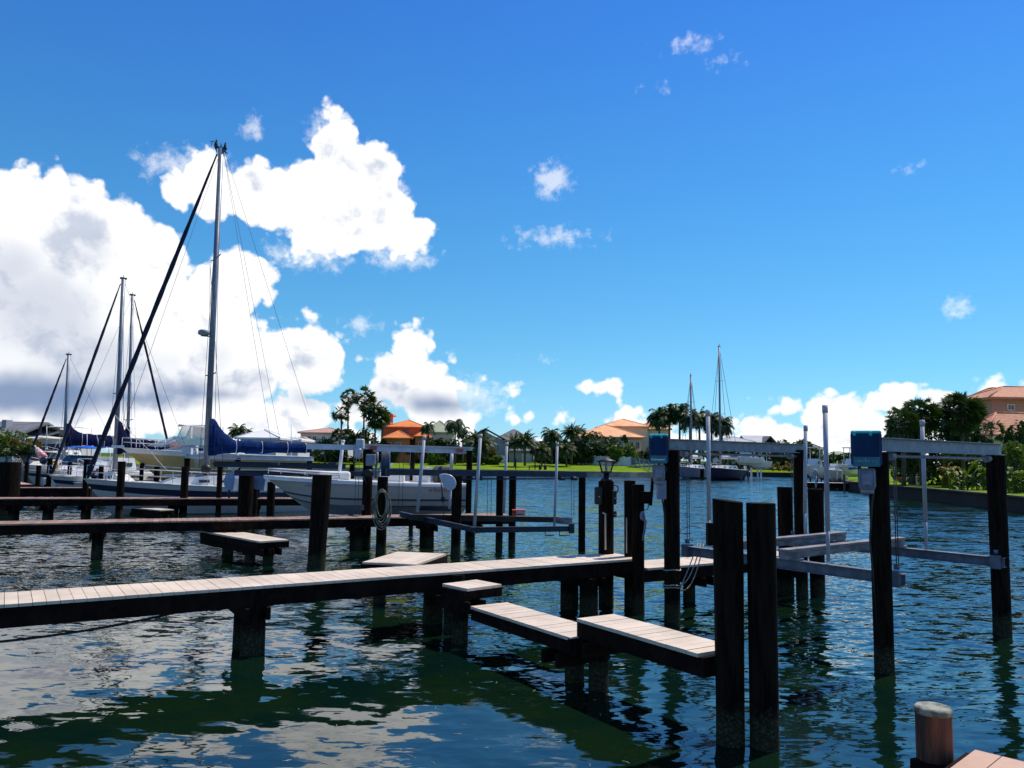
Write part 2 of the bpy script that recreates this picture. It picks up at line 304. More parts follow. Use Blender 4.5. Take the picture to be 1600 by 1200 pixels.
# ---------------------------------------------------------------- mesh building
class MB:
    def __init__(s, T=None):
        s.v = []; s.f = []; s.m = []; s.T = T or Matrix.Identity(4); s.cur = 0; s.sm = []
    def add(s, vs, fs, smooth=False):
        k = len(s.v); s.v += [s.T @ Vector(v) for v in vs]
        for f in fs: s.f.append([i + k for i in f]); s.m.append(s.cur); s.sm.append(smooth)
        return s
    def box(s, x0, x1, y0, y1, z0, z1):
        return s.add([(x0,y0,z0),(x1,y0,z0),(x1,y1,z0),(x0,y1,z0),(x0,y0,z1),(x1,y0,z1),(x1,y1,z1),(x0,y1,z1)],
                     [(0,3,2,1),(4,5,6,7),(0,1,5,4),(1,2,6,5),(2,3,7,6),(3,0,4,7)])
    def bbox(s, x0, x1, y0, y1, z0, z1, b):      # box with chamfered upright and top edges
        pl = [(x0+b,y0),(x1-b,y0),(x1,y0+b),(x1,y1-b),(x1-b,y1),(x0+b,y1),(x0,y1-b),(x0,y0+b)]
        cx, cy = (x0+x1)/2, (y0+y1)/2
        def ins(k): return [(cx+(x-cx)*(1-k/(abs(x1-x0)/2)), cy+(y-cy)*(1-k/(abs(y1-y0)/2))) for x, y in pl]
        rings = [(ins(b), z0), (pl, z0+b), (pl, z1-b), (ins(b*.4), z1-b*.35), (ins(b), z1)]
        vs = []; fs = []
        for r, z in rings: vs += [(x, y, z) for x, y in r]
        for i in range(4):
            for j in range(8): fs.append((i*8+j, i*8+(j+1)%8, (i+1)*8+(j+1)%8, (i+1)*8+j))
        fs += [tuple(range(7,-1,-1)), tuple(range(32,40))]
        return s.add(vs, fs)
    def bar(s, a, b, w, h, up=(0,0,1)):           # rectangular bar from a to b
        a = Vector(a); b = Vector(b); d = (b-a).normalized(); up = Vector(up)
        if abs(d.dot(up)) > .95: up = Vector((1,0,0))
        x = d.cross(up).normalized(); y = x.cross(d)
        vs = []
        for p in (a, b):
            for sx, sy in ((-1,-1),(1,-1),(1,1),(-1,1)): vs.append(p + x*(sx*w/2) + y*(sy*h/2))
        return s.add(vs, [(0,3,2,1),(4,5,6,7),(0,1,5,4),(1,2,6,5),(2,3,7,6),(3,0,4,7)])
    def ibeam(s, a, b, w, h, t=0.012):
        a = Vector(a); b = Vector(b)
        z = Vector((0,0,1))
        s.bar(a+z*(h/2-t/2), b+z*(h/2-t/2), w, t); s.bar(a-z*(h/2-t/2), b-z*(h/2-t/2), w, t)
        return s.bar(a, b, t, h-2*t-0.002)
    def tube(s, pts, r, n=8, cap=True):
        pts = [Vector(p) for p in pts]; vs = []; fs = []; m = len(pts)
        rs = r if isinstance(r, (list, tuple)) else [r]*m
        prev = None
        for i, p in enumerate(pts):
            d = (pts[min(i+1,m-1)] - pts[max(i-1,0)]).normalized()
            if prev is None:
                x = d.cross(Vector((0,0,1)) if abs(d.z) < .9 else Vector((1,0,0))).normalized()
            else:
                x = (prev - d*prev.dot(d)).normalized()
            prev = x; y = d.cross(x)
            for j in range(n):
                a = 2*PI*j/n; vs.append(p + (x*math.cos(a) + y*math.sin(a))*rs[i])
        for i in range(m-1):
            for j in range(n): fs.append((i*n+j, i*n+(j+1)%n, (i+1)*n+(j+1)%n, (i+1)*n+j))
        s.add(vs, fs, True)
        if cap:
            k = len(s.v)-len(vs); s.f.append([k+j for j in range(n)][::-1]); s.m.append(s.cur); s.sm.append(False)
            s.f.append([k+(m-1)*n+j for j in range(n)]); s.m.append(s.cur); s.sm.append(False)
        return s
    def grid(s, rows, smooth=True, close=False):
        n = len(rows[0]); vs = [p for r in rows for p in r]; fs = []
        for i in range(len(rows)-1):
            for j in range(n if close else n-1): fs.append((i*n+j, i*n+(j+1)%n, (i+1)*n+(j+1)%n, (i+1)*n+j))
        return s.add(vs, fs, smooth)
    def poly(s, pts, z0, z1):                     # vertical prism of a plan polygon
        n = len(pts); vs = [(p[0],p[1],z0) for p in pts] + [(p[0],p[1],z1) for p in pts]
        return s.add(vs, [tuple(range(n))[::-1], tuple(range(n,2*n))] + [(i,(i+1)%n,(i+1)%n+n,i+n) for i in range(n)])
    def slab(s, pts, axis, d):                    # extrude a 3-D polygon by d
        n = len(pts); d = Vector(d); pts = [Vector(p) for p in pts]
        return s.add(pts + [p+d for p in pts], [tuple(range(n))[::-1], tuple(range(n,2*n))] + [(i,(i+1)%n,(i+1)%n+n,i+n) for i in range(n)])
    def ball(s, c, rx, ry, rz, n=10, m=7):
        rows = []
        for i in range(m+1):
            a = PI*i/m
            rows.append([(c[0]+rx*math.sin(a)*math.cos(2*PI*j/n), c[1]+ry*math.sin(a)*math.sin(2*PI*j/n), c[2]+rz*math.cos(a)) for j in range(n)])
        return s.grid(rows, True, True)
    def build(s, name, m, parent=None, **tags):
        me = bpy.data.meshes.new(name)
        o = bpy.data.objects.new(name, me)
        org = Vector((0,0,0))
        if parent:
            o.parent = parent
            q = parent
            while q: org += q.location; q = q.parent
            loc = Vector((0,0,0))
        else:
            xs = [v.x for v in s.v]; ys = [v.y for v in s.v]; zs = [v.z for v in s.v]
            loc = Vector(((min(xs)+max(xs))/2, (min(ys)+max(ys))/2, min(zs))) if s.v else Vector((0,0,0))
            if tags.get('kind') == 'structure': loc = Vector((0,0,0))
        o.location = loc
        me.from_pydata([v - org - loc for v in s.v], [], s.f)
        ms = m if isinstance(m, (list, tuple)) else [m]
        for x in ms: me.materials.append(x)
        me.polygons.foreach_set('material_index', s.m); me.polygons.foreach_set('use_smooth', s.sm)
        me.update(); me.validate()
        COL.objects.link(o)
        for k, v in tags.items(): o['category' if k == 'cat' else k] = v
        return o

def thing(name, label, cat, loc, group=None):
    o = bpy.data.objects.new(name, None); COL.objects.link(o); o.location = Vector(loc); o.empty_display_size = .3
    o['label'] = label; o['category'] = cat
    if group: o['group'] = group
    return o
def frame(origin, heading):                      # local x along heading (radians from +X)
    return Matrix.Translation(Vector(origin)) @ Matrix.Rotation(heading, 4, 'Z')
def lerp(a, b, t): return a + (b-a)*t
def v2(p, z): return Vector((p[0], p[1], z))

# ---------------------------------------------------------------- the setting
MB().add([(-3000,-400,0),(3000,-400,0),(3000,4000,0),(-3000,4000,0)], [(0,1,2,3)]).build('water', water_m, kind='structure')
def land(name, edge, back, z_edge, z_back, m, wall_m, wallname):
    # edge: list of XY points of the water's edge, back: same count further inland
    MB().grid([[v2(p, z_edge) for p in edge], [v2(p, z_back) for p in back]], False).build(name, m, kind='structure')
    w = MB()
    for a, b in zip(edge[:-1], edge[1:]):
        a = Vector(a); b = Vector(b)
        w.slab([v2(a,-1), v2(b,-1), v2(b,z_edge+.06), v2(a,z_edge+.06)], 0, ((Vector((a.y-b.y, b.x-a.x)).normalized()*0.35).to_3d()))
    return w.build(wallname, wall_m, kind='structure')
# far bank: lawn peninsula, then the marina bank beyond
e1 = [XY(-60,140), XY(200,140), XY(420,140), XY(640,139), XY(800,137), XY(900,134), XY(985,131), XY(1038,137)]
b1 = [XY(-60,180), XY(200,180), XY(420,180), XY(640,176), XY(800,172), XY(900,166), XY(985,158), XY(1042,152)]
land('lawn', e1, b1, 0.75, 2.0, grass_m, conc_m, 'seawall')
e2 = [XY(1040,152), XY(1120,152), XY(1200,150), XY(1280,150), XY(1420,150), XY(1750,150)]
b2 = [v*1.25 for v in e2]
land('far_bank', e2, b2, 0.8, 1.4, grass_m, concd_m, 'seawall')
MB().add([(-2500,178,1.3),(2500,170,1.3),(2500,3500,1.5),(-2500,3500,1.5)], [(0,1,2,3)]).build('ground', earth_m, kind='structure')
# left shore, behind the marina
e3 = [Vector((-36,30)), Vector((-39,50)), XY(20,78), XY(150,110), XY(200,140.5)]
b3 = [Vector((-150,30)), Vector((-150,50)), Vector((-150,80)), Vector((-150,110)), Vector((-150,140))]
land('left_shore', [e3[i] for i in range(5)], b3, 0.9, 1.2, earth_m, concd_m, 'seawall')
# right bank
r_e = [P(1345,748.5,0).xy + Vector((6,40)), P(1337,766,0).xy+Vector((1.5,6)), P(1328,767,0).xy, P(1400,777,0).xy, P(1500,788,0).xy, P(1600,801,0).xy, P(1700,815,0).xy, Vector((60,34))]
r_b = [Vector((140,150)), Vector((140,110)), Vector((140,95)), Vector((140,85)), Vector((140,75)), Vector((140,65)), Vector((140,50)), Vector((140,34))]
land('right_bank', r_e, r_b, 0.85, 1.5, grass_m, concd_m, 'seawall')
w = MB()
for a, b in zip(r_e[1:-1], r_e[2:]):
    w.bar(v2(a, .93), v2(b, .93), .5, .10)
w.build('seawall_cap', mat('seawall cap stone', (0.08,0.07,0.05), (0.03,0.028,0.02), .85, .6), kind='structure')

# ---------------------------------------------------------------- piers and pilings
CAMV = Vector((0, 0, CAMZ))
def proj(p):
    d = Vector(p) - CAMV; k = FPX / d.dot(_f); return 800 + d.dot(_r)*k, 600 - d.dot(_u)*k
def on_line(a, b, px, z):
    lo, hi = 0.0, 1.0
    f = lambda t: proj(v2(lerp(Vector(a), Vector(b), t), z))[0] - px
    s0 = f(lo)
    for _ in range(40):
        mid = (lo+hi)/2
        if (f(mid) > 0) == (s0 > 0): lo = mid
        else: hi = mid
    return lerp(Vector(a), Vector(b), lo)
def ztop(xy, py):                               # height at plan point xy seen at row py
    lo, hi = -3.0, 40.0
    for _ in range(50):
        mid = (lo+hi)/2
        if proj(v2(xy, mid))[1] > py: lo = mid
        else: hi = mid
    return lo

rng = random.Random(7)
def piling_mb(mb, xy, z0, z1, r, lean=(0,0), taper=0.06, slant=0.0, n=16):
    rows = []; K = max(6, int((z1-z0)/.35)); ph = rng.random()*6
    for i in range(K+1):
        t = i/K; z = z0+(z1-z0)*t
        row = []
        for j in range(n):
            a = 2*PI*j/n
            rr = r*(1+taper*(t-.5))*(1+.025*math.sin(3*a+ph+t*2)+.012*math.sin(7*a+ph*2)+.01*rng.uniform(-1,1))
            if z < .25: rr *= 1+.05*rng.random()
            row.append((xy[0]+lean[0]*t+rr*math.cos(a), xy[1]+lean[1]*t+rr*math.sin(a), z+(slant*math.cos(a-2.8)*r if i==K else 0)))
        rows.append(row)
    mb.grid(rows, True, True)
    top = rows[-1]; mb.add(top, [tuple(range(n))])
def piling(label, xy, z1, r, group='free standing wooden pilings', lean=(0,0), taper=.06, slant=0.0, cap=False, name='piling', stub=None):
    t = thing(name, label, 'piling', (xy[0], xy[1], -1.5), group)
    mb = MB(); piling_mb(mb, xy, -1.5, z1, r, lean, taper, slant)
    if stub:
        mb.bar(v2(xy, stub[1])+Vector((stub[0]*.3,0,0)), v2(xy, stub[1])+Vector((stub[0],0,0)), .10, .22)
    mb.build('shaft', piling_m, t)
    if cap:
        c = MB(); c.tube([v2(xy, z1-.02)+Vector((lean[0],lean[1],0)), v2(xy, z1+.015)+Vector((lean[0],lean[1],0))], r*.97, 14); c.build('cap', capw_m, t)
    return t

def pier(label, A, B, width, z, m, group, boardw=.14, fascia=.24, piles=(), pr=.13, beams=True, cat='pier', name='pier', overlay=None, gapj=0.0, thick=.04):
    """A, B: near edge of the deck in plan; the deck spreads to the left of A->B"""
    A = Vector(A); B = Vector(B); d = (B-A); L = d.length; h = math.atan2(d.y, d.x); T = frame(v2(A, 0), h)
    t = thing(name, label, cat, v2(A, 0), group)
    k = int(L/(boardw+.007)); bw = L/k; mb = MB(T)
    for i in range(k):
        jj = rng.uniform(-gapj, gapj)
        mb.box(i*bw+.003, (i+1)*bw-.004, jj, width+jj, z-thick, z+rng.uniform(-.002,.002))
    mb.build('deck', m, t)
    s = MB(T)
    s.box(.0, L, .035, .085, z-thick-fascia, z-thick-.002); s.box(0, L, width-.085, width-.035, z-thick-fascia, z-thick-.002)
    if width > .7: s.box(0, L, width/2-.025, width/2+.025, z-thick-fascia+.02, z-thick-.002)
    s.box(-.04, -.001, .035, width-.035, z-thick-fascia, z-thick-.002); s.box(L+.001, L+.04, .035, width-.035, z-thick-fascia, z-thick-.002)
    for q in range(int(L/1.4)+1): s.tube([T.inverted() @ (T @ Vector((.3+q*1.4, .02, z-.16))), T.inverted() @ (T @ Vector((.3+q*1.4, .04, z-.16)))], .014, 6)
    s.build('stringer', beam_m, t)
    for (x, offs) in piles:
        zt = z-thick-.01
        if beams:
            c = MB(T); c.box(x-.17, x-.12, -.10, width+.10, z-thick-fascia-.17, z-thick-fascia-.003); c.box(x+.12, x+.17, -.10, width+.10, z-thick-fascia-.17, z-thick-fascia-.003)
            c.build('cross_beam', beam_m, t)
        for y in offs:
            c = MB(); q = T @ Vector((x, y, 0)); piling_mb(c, q.xy, -1.5, zt, pr); c.build('piling', piling_m, t)
    return t, T, L
def along(A, B, px, z=.8): return (on_line(A, B, px, z)-Vector(A)).length

PG = 'long finger piers running out into the canal'
# pier one, nearest, cream boards
a1 = P(0,945,.96).xy; b1_ = P(1006,872,.96).xy; d1 = (b1_-a1).normalized(); A1 = a1 - d1*3.5; W1 = .98
n1 = Vector((-d1.y, d1.x))
pl = [(along(A1, b1_, 402), (.17,.56)), (along(A1, b1_, 715), (.1,.85)), ((b1_-A1).length-1.15, (.2,.8))]
pier1, T1, L1 = pier('nearest long finger pier with clean cream composite boards and a dark side beam', A1, b1_, W1, .96, cream_m, PG, fascia=.25, piles=pl, pr=.165)
# a second leg piling, thick pair below the deck
# lower walkway carrying on from its end
A1b = P(1012,888,.80).xy; B1b = A1b + d1*4.6
pier('lower cream walkway continuing past the end of the nearest pier', A1b, B1b, .95, .80, cream_m, None, fascia=.22, piles=[(1.55,(.5,)), (3.9,(.2,.8))], pr=.12, cat='walkway', name='walkway')
# pier two, brown boards
a2 = P(0,819,.96).xy; b2_ = P(690,807,.96).xy; d2 = (b2_-a2).normalized(); A2 = a2-d2*4; B2 = b2_+d2*2.4
pl = [(along(A2,B2,152),(.25,.75)), (along(A2,B2,360),(.25,.75)), (along(A2,B2,562),(.2,.7)), (along(A2,B2,675),(.2,.8)), (along(A2,B2,745),(.5,))]
pier2, T2, L2 = pier('second finger pier from the camera, weathered brown boards with boat lifts along it', A2, B2, 1.05, .96, brown_m, PG, fascia=.24, piles=pl, gapj=.01)
a3_ = P(0,779,.96).xy; b3_ = P(400,779,.96).xy; d3 = (b3_-a3_).normalized(); A3 = a3_-d3*5; B3 = b3_+d3*2.6
pl = [(along(A3,B3,x),(.3,.8)) for x in (15,70,130,270,400)]
pier3, T3, L3 = pier('third finger pier from the camera, brown boards, beside the big blue covered sailboat', A3, B3, 1.1, .96, brown_m, PG, fascia=.26, piles=pl, gapj=.01)
a4 = P(-80,762,.96).xy; b4 = P(140,762,.96).xy; d4 = (b4-a4).normalized()
pier('short dark pier in the left corner behind the third pier, a single pale edge line', a4, b4, .8, .96, brown_m, PG, fascia=.4, piles=[(3,(.3,)),(6,(.3,))], gapj=.01)
a5 = P(-60,758,.99).xy; b5 = P(52,757,.99).xy
pier('wide salmon coloured dock platform at the far left edge', a5, b5, 6.5, 1.0, tan_m, None, fascia=.3, piles=[(2,(.5,)),(4,(.5,))], cat='dock', name='dock_platform')
# stepped side planks off pier one
def plank(label, near_l, near_r, far_l, z, group='cream boarding planks beside the finger piers', piles=(), fascia=.16, m=cream_m, pr=.12, boardw=.14, wk=1.0):
    """near edge from pixel near_l to near_r, depth to far_l"""
    a = P(*near_l, z).xy; b = P(*near_r, z).xy; c = P(*far_l, z).xy
    d = (b-a).normalized(); n = Vector((-d.y, d.x)); wd = abs((c-a).dot(n))*wk
    return pier(label, a, b, wd, z, m, group, fascia=fascia, piles=piles, pr=pr, cat='plank walk', name='boarding_plank', boardw=boardw)
plank('small cream step beside the near pier, highest of the run of steps', (730,920), (784,913), (708,910), .85, piles=[(.12,(.30,))], fascia=.14)
plank('longer cream plank stepping down from the near pier towards the camera', (735,947), (893,997), (782,938), .62, piles=[(2.1,(.3,))], fascia=.17)
plank('raised cream plank ending at the two tall pilings', (901,966), (1090,1021), (962,960), .85, piles=[(.12,(.25,))], fascia=.2)
plank('cream plank crossing behind the nearest pier', (566,878), (650,882), (520,866), .78, piles=[(.25,(.3,))], wk=2.0)
plank('cream plank below the second pier on two stout pilings', (406,846), (451,843), (352,823), .62, piles=[(.4,(.3,)),(.2,(.9,))], pr=.13, m=cream_m, wk=.8)
plank('cream plank below the third pier', (250,797), (272,796), (217,788), .58, piles=[(.15,(.2,))], m=cream_m, wk=.55)
# dock corner under the photographer
cz = 1.05
ca = P(1452,1200,cz).xy; 
cor = [P(1470,1197,cz).xy, P(1523,1171,cz).xy, P(1604,1191,cz).xy]
dA = (cor[0]-cor[1]).normalized(); dB = (cor[2]-cor[1]).normalized()
t = thing('dock_corner', 'corner of a salmon boarded dock at the bottom right edge', 'dock', v2(cor[1], 0))
mb = MB(); hB = math.atan2(dB.y, dB.x); TT = frame(v2(cor[1],0), hB)
sgn = 1 if (Matrix.Rotation(-hB, 2) @ dA).y > 0 else -1
for i in range(14): mb.T = TT; mb.box(i*.147+.003, (i+1)*.147-.003, min(0,sgn*3), max(0,sgn*3), cz-.04, cz)
mb.build('deck', tan_m, t)
mb = MB(TT); mb.box(-.05,-.002, min(0,sgn*3), max(0,sgn*3), cz-.32, cz-.03); mb.box(0, 2.1, -sgn*.05 if sgn>0 else .002, -.002 if sgn>0 else .05, cz-.3, cz-.03)
mb.T = Matrix.Identity(4); mb.bar(P(1436,1186,.98)+Vector((-.02,-.0,-.12)), P(1475,1206,.98)+Vector((.06,-.1,-.12)), .10, .26); mb.build('stringer', beam_m, t)
fp = P(1468,1185,1.0).xy + Vector((-.02,.02))
tp = thing('piling', 'short piling with pale weathered top at the bottom right dock corner', 'piling', (fp.x, fp.y, -1.5))
mb = MB(); piling_mb(mb, fp, -1.5, ztop(fp,1106), .103, taper=.02); 
shortp_m = mat('red brown piling', (0.22, 0.06, 0.02), (0.035, 0.014, 0.008), 0.7, 2.5, bump=.8, bscale=8, stretch=(5,5,.6))  # warm red brown and dark brown mixed by streaky noise
mb.build('shaft', shortp_m, tp)
zt = ztop(fp,1106)
mb = MB(); mb.tube([v2(fp,zt-.03), v2(fp,zt), v2(fp,zt+.012)], [.108,.108,.095], 18); mb.build('cap', capw_m, tp)

# free pilings:  (px, depth, py_top, px_width)
def fpile(label, px, Y, pyt, wpx, **kw):
    xy = XY(px, Y, 900); return piling(label, xy, ztop(xy, pyt), wpx*Y/FPX/2, **kw), xy
fpile('thick tall piling with a slanted top in the front, left of the pair', 1139, 8.25, 782, 43, taper=.16, slant=.12, lean=(0,0), stub=(-.22, ztop(XY(1139,8.25,900),835)))
fpile('thick flat topped piling in the front, right of the pair', 1191, 8.15, 786, 43, taper=.06)
_, XA = fpile('tall lift piling carrying the left blue motor box', 1050, 14.2, 704, 24)
_, XB = fpile('tall lift piling carrying the large blue motor box', 1378, 11.05, 706, 29)
_, XC = fpile('outer lift piling near the right edge of the photo', 1563, 13.5, 712, 26)
_, XD = fpile('slim lift piling between two short ones, carrying the far beam end', 1253, 16.75, 703, 18)
fpile('short tapered piling just left of the slim lift piling', 1229, 17.2, 761, 22, taper=.12)
fpile('short tapered piling just right of the slim lift piling', 1277, 17.2, 764, 22, taper=.14)
tl, XL = fpile('piling with a black lantern on top at the end of the near pier', 947, 15.9, 752, 23)
fpile('left piling of the dark pair beside the lantern piling', 984, 15.5, 751, 17)
fpile('right piling of the dark pair, holding a bracket arm', 997, 14.9, 757, 19)
_, X490 = fpile('stout piling with a green stained top in front of the white boat', 490, 20.3, 742, 27, lean=(.12,0), taper=.22)
_, X712 = fpile('piling behind the white rounded plate on the second pier', 711, 22.9, 744, 15)
_, X567 = fpile('piling beside the grey breaker box', 570, 25.3, 702, 15)
_, X597 = fpile('piling wearing the coiled hose and grey boxes', 594, 22.6, 745, 16)
fpile('left piling of the pair at the end of the second pier', 779, 24.6, 744, 11)
fpile('right piling of the pair at the end of the second pier', 799, 24.9, 744, 11)
_, X730 = fpile('piling under the right end of the white beam', 730, 27.8, 704, 9)
fpile('thin piling under the middle of the white beam', 640, 30, 706, 7)
_, X378 = fpile('thick double piling beside the grey covered motors', 378, 30, 742, 22)
_, X418 = fpile('piling under the bow of the white boat', 418, 29, 753, 12)
_, X335 = fpile('piling at the end of the upper dark lift beam', 336, 34, 724, 8)
fpile('piling in front of the blue striped sailboat', 281, 33.5, 729, 11)
fpile('piling topped by a white bow at the left', 180, 34.5, 721, 11)
fpile('piling among the cluttered white boats', 125, 40, 718, 9)
fpile('piling at the salmon dock platform', 49, 43, 727, 7)
fpile('fat dark piling at the left edge', 2, 35, 722, 33, taper=0)
for px, Y, y0, w, lb in ((66, 45, 716, 7, 'dark piling between the salmon platform and the flag'), (98, 46, 722, 6, 'dark piling below the shortest mast'), (148, 43, 727, 7, 'dark piling left of the white bow'), (236, 40, 729, 8, 'dark piling right of the second tallest mast'), (30, 47, 722, 6, 'slim dark piling at the golden shrub'), (212, 46, 724, 6, 'dark piling under the bow of the raised cruiser'), (392, 33, 735, 10, 'dark piling between the two covered motors'), (545, 34, 726, 8, 'dark piling left of the grey breaker box, behind the white boat')):
    fpile(lb, px, Y, y0, w, group='pilings among the left hand boats')

# ---------------------------------------------------------------- boat lifts and equipment
def scribble(mb, w, h, seed, T):
    """a line of lettering too small to read: short upright and looped strokes"""
    r = random.Random(seed); x = -w/2; old = mb.T; mb.T = T
    while x < w/2:
        k = r.random(); hh = h*(1 if r.random() < .25 else .55)
        if k < .12: x += h*.35; continue
        if k < .5: mb.box(x, x+h*.12, -.002, 0, -h/2, -h/2+hh)
        else:
            mb.tube([(x+h*.18+h*.16*math.cos(a), 0, -h/2+h*.26+h*.24*math.sin(a)) for a in [.6+.8*i for i in range(7)]], h*.05, 5)
            x += h*.2
        x += h*(.22+.1*r.random())
    mb.T = old

FACE = Matrix.Rotation(PI/2, 4, 'X')             # text in XY turned upright, facing -Y
zb = 3.08
XA, XB, XC, XD = map(Vector, (XA, XB, XC, XD))
uL = ((XD-XA)+(XC-XB)).normalized(); vL = (XB-XA).normalized()
lift = thing('boat_lift', 'empty aluminium boat lift on four tall pilings at the right, low cradle with two bunks', 'boat lift', v2((XA+XB+XC+XD)/4, 0))
zA = ztop(XA, 699); zD = ztop(XD, 700); zB = ztop(XB, 705)
for a, b, z in ((XA, XD, ztop(XA,703)), (XB, XC, ztop(XB,705.5))):
    d = (b-a).normalized()
    mb = MB(); mb.ibeam(v2(a-d*.05, z+.10), v2(b+d*.25, z+.10), .15, .19); mb.build('top_beam', alu_m, lift)
    mb = MB(); mb.tube([v2(a+d*.3, z-.06), v2(b-d*.1, z-.06)], .022, 8)
    for q in (.35, (b-a).length-.35): mb.tube([v2(a+d*(q-.06), z-.06), v2(a+d*(q+.06), z-.06)], .06, 12)
    mb.build('drive_pipe', alu_m, lift)
zc = 1.2
cradle_m = mat('dull cradle aluminium', (.15,.17,.22), (.09,.10,.14), .55, 5, metal=.1)
ins = .42
cA, cB = XA+uL*ins, XB+uL*ins; cD, cC = XD-uL*.30, XC-uL*.12
for a, b in ((cA, cB), (cD, cC)):
    d = (b-a).normalized(); mb = MB(); mb.ibeam(v2(a-d*.12, zc), v2(b+d*.12, zc), .13, .16); mb.build('cradle_beam', cradle_m, lift)
    for p in (a, b):
        q = MB(); q.bar(v2(p-d*.07, zc+.0), v2(p+d*.07, zc+.0), .16, .22); q.tube([v2(p, zc+.13), v2(p, zc+.20)], .04, 10); q.build('pulley_block', cradle_m, lift)
        q = MB(); q.tube([v2(p, zc+.2), v2(p, 3.05)], .007, 6); q.tube([v2(p+uL*.06, zc+.2), v2(p+uL*.06, 3.05)], .007, 6); q.build('cable', wire_m, lift)
for k, s in enumerate((.28, .58)):
    a = lerp(cA, cB, s) - uL*.35; b = lerp(cD, cC, s) + uL*.05
    mb = MB(); mb.bar(v2(a, zc+.17), v2(b, zc+.17), .13, .10); mb.bar(v2(a, zc+.245), v2(b, zc+.245), .17, .04); mb.build('bunk', mat('weathered bunk board', (.26,.24,.25), (.12,.11,.12), .8, 3, bump=.4, stretch=(1,1,4)), lift)
    for p in (lerp(cA, cB, s), lerp(cD, cC, s)):
        mb = MB(); mb.bar(v2(p, zc+.085), v2(p, zc+.115), .2, .18); mb.build('bunk_bracket', alu_m, lift)
def gpost(root, xy, pyt, zb_, r, lean=(0,0)):
    z1 = ztop(xy, pyt); mb = MB(); mb.tube([v2(xy, zb_), v2(xy, zb_+.5)], r*.75, 12); mb.tube([v2(xy, zb_+.45), Vector((xy.x+lean[0], xy.y+lean[1], z1))], r, 14); p = mb.build('guide_post', pvc_m, root)
    c = MB(); q = Vector((xy.x+lean[0], xy.y+lean[1], z1)); c.tube([q-Vector((0,0,.10)), q+Vector((0,0,.02))], r*1.18, 14); c.build('end_cap', pvc_m, p)
    return p
gpost(lift, on_line(cA, cB, 1108, 1.5), 642, zc+.12, .036)
gpost(lift, on_line(cA, cB, 1294, 1.5), 635, zc+.12, .036)
gpost(lift, on_line(cD, cC, 1258, 1.5), 666, zc+.12, .036, lean=(.05,0))
gpost(lift, on_line(cD, cC, 1447, 1.5), 658, zc+.12, .036)

def motor_box(label, px0, px1, py0, py1, Y, xy, tsz):
    """gear box cover hung on the near side of a lift piling"""
    a = PD(px0, py1, Y); b = PD(px1, py0, Y); c = (a+b)/2
    t = thing('motor_box', label, 'lift motor', c, 'blue lift motor boxes')
    w = (b.x-a.x)/2; h = (b.z-a.z)/2
    T = Matrix.Translation(c) @ Matrix.Rotation(-math.atan2(c.x, c.y), 4, 'Z'); w *= math.cos(math.atan2(c.x, c.y))
    mb = MB(T); mb.bbox(-w, w, -.17, .17, -h, h-.012, .035)
    mb.box(-w*.55, w*.6, -.182, -.168, -h*.45, h*.6)
    mb.build('cover', teal_m, t)
    l = MB(T); l.bbox(-w+.002, w-.002, -.174, .168, h-.045, h+.004, .018)  # rim added in the lighter teal, sunlight on the top put into its colour
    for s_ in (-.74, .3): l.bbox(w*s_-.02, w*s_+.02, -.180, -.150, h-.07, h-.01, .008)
    l.build('sunlit_tone_rim', tealt_m, t)
    r = MB(T); r.box(-w*.86, w*.86, -.176, -.1705, -h*.98, -h*.45); r.build('label_panel', mat('lower cover panel', (.015,.16,.22), (.01,.12,.18), .45, 3), t)
    l = MB(); scribble(l, w*1.45, tsz, len(label), T @ Matrix.Translation((-w*.08, -.180, -h*.64))); l.build('lettering', lett_m, t)
    m = MB(T); m.tube([Vector((0,0,-h-.02)), Vector((0,0,-h-.30))], .10, 18)
    for k in range(10):
        an = 2*PI*k/10; m.bar((.10*math.cos(an), .10*math.sin(an), -h-.04), (.10*math.cos(an), .10*math.sin(an), -h-.27), .012, .02, up=(math.cos(an), math.sin(an), 0))
    m.box(-.05,.05,-.15,-.09,-h-.24,-h-.1)
    m.tube([Vector((0,0,-h-.29)), Vector((0,0,-h-.36))], .085, 18); m.build('motor', greyb_m, t)
    return t, T, h
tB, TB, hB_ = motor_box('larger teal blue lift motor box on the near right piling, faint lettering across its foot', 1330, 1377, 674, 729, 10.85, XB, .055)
cb_ = MB(); q = PD(1366, 760, 10.85); cb_.tube([q, q+Vector((-.03,0,-.2)), q+Vector((-.08,0,-.7)), q+Vector((-.05,0,-1.2)), q+Vector((0,0.05,-1.9))], .012, 8); cb_.build('power_cable', black_m, tB)
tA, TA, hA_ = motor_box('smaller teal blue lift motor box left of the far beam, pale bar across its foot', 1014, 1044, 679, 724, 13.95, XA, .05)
l = MB(TA); l.box(-.13, .10, -.181, -.177, -hA_*.78, -hA_*.70); l.build('pale_bar', lettw_m, tA)
# conduit boxes on piling A
t = thing('switch_box', 'grey switch box with cable strapped to the piling below the smaller blue motor box', 'switch box', PD(1033, 770, 14.0))
mb = MB(); c = PD(1033, 762, 14.0); mb.T = Matrix.Translation(c); mb.bbox(-.07, .08, -.07, .07, -.20, .13, .012); mb.build('case', greyb_m, t)
mb = MB(); mb.tube([c+Vector((0,0,.12)), c+Vector((-.02,0,.2)), c+Vector((.08,0,.28)), c+Vector((.12,.05,.36))], .014, 8); mb.tube([c+Vector((.02,0,-.2)), c+Vector((.06,0,-.5)), c+Vector((.10,.02,-1.1))], .013, 8); mb.build('cable', black_m, t)
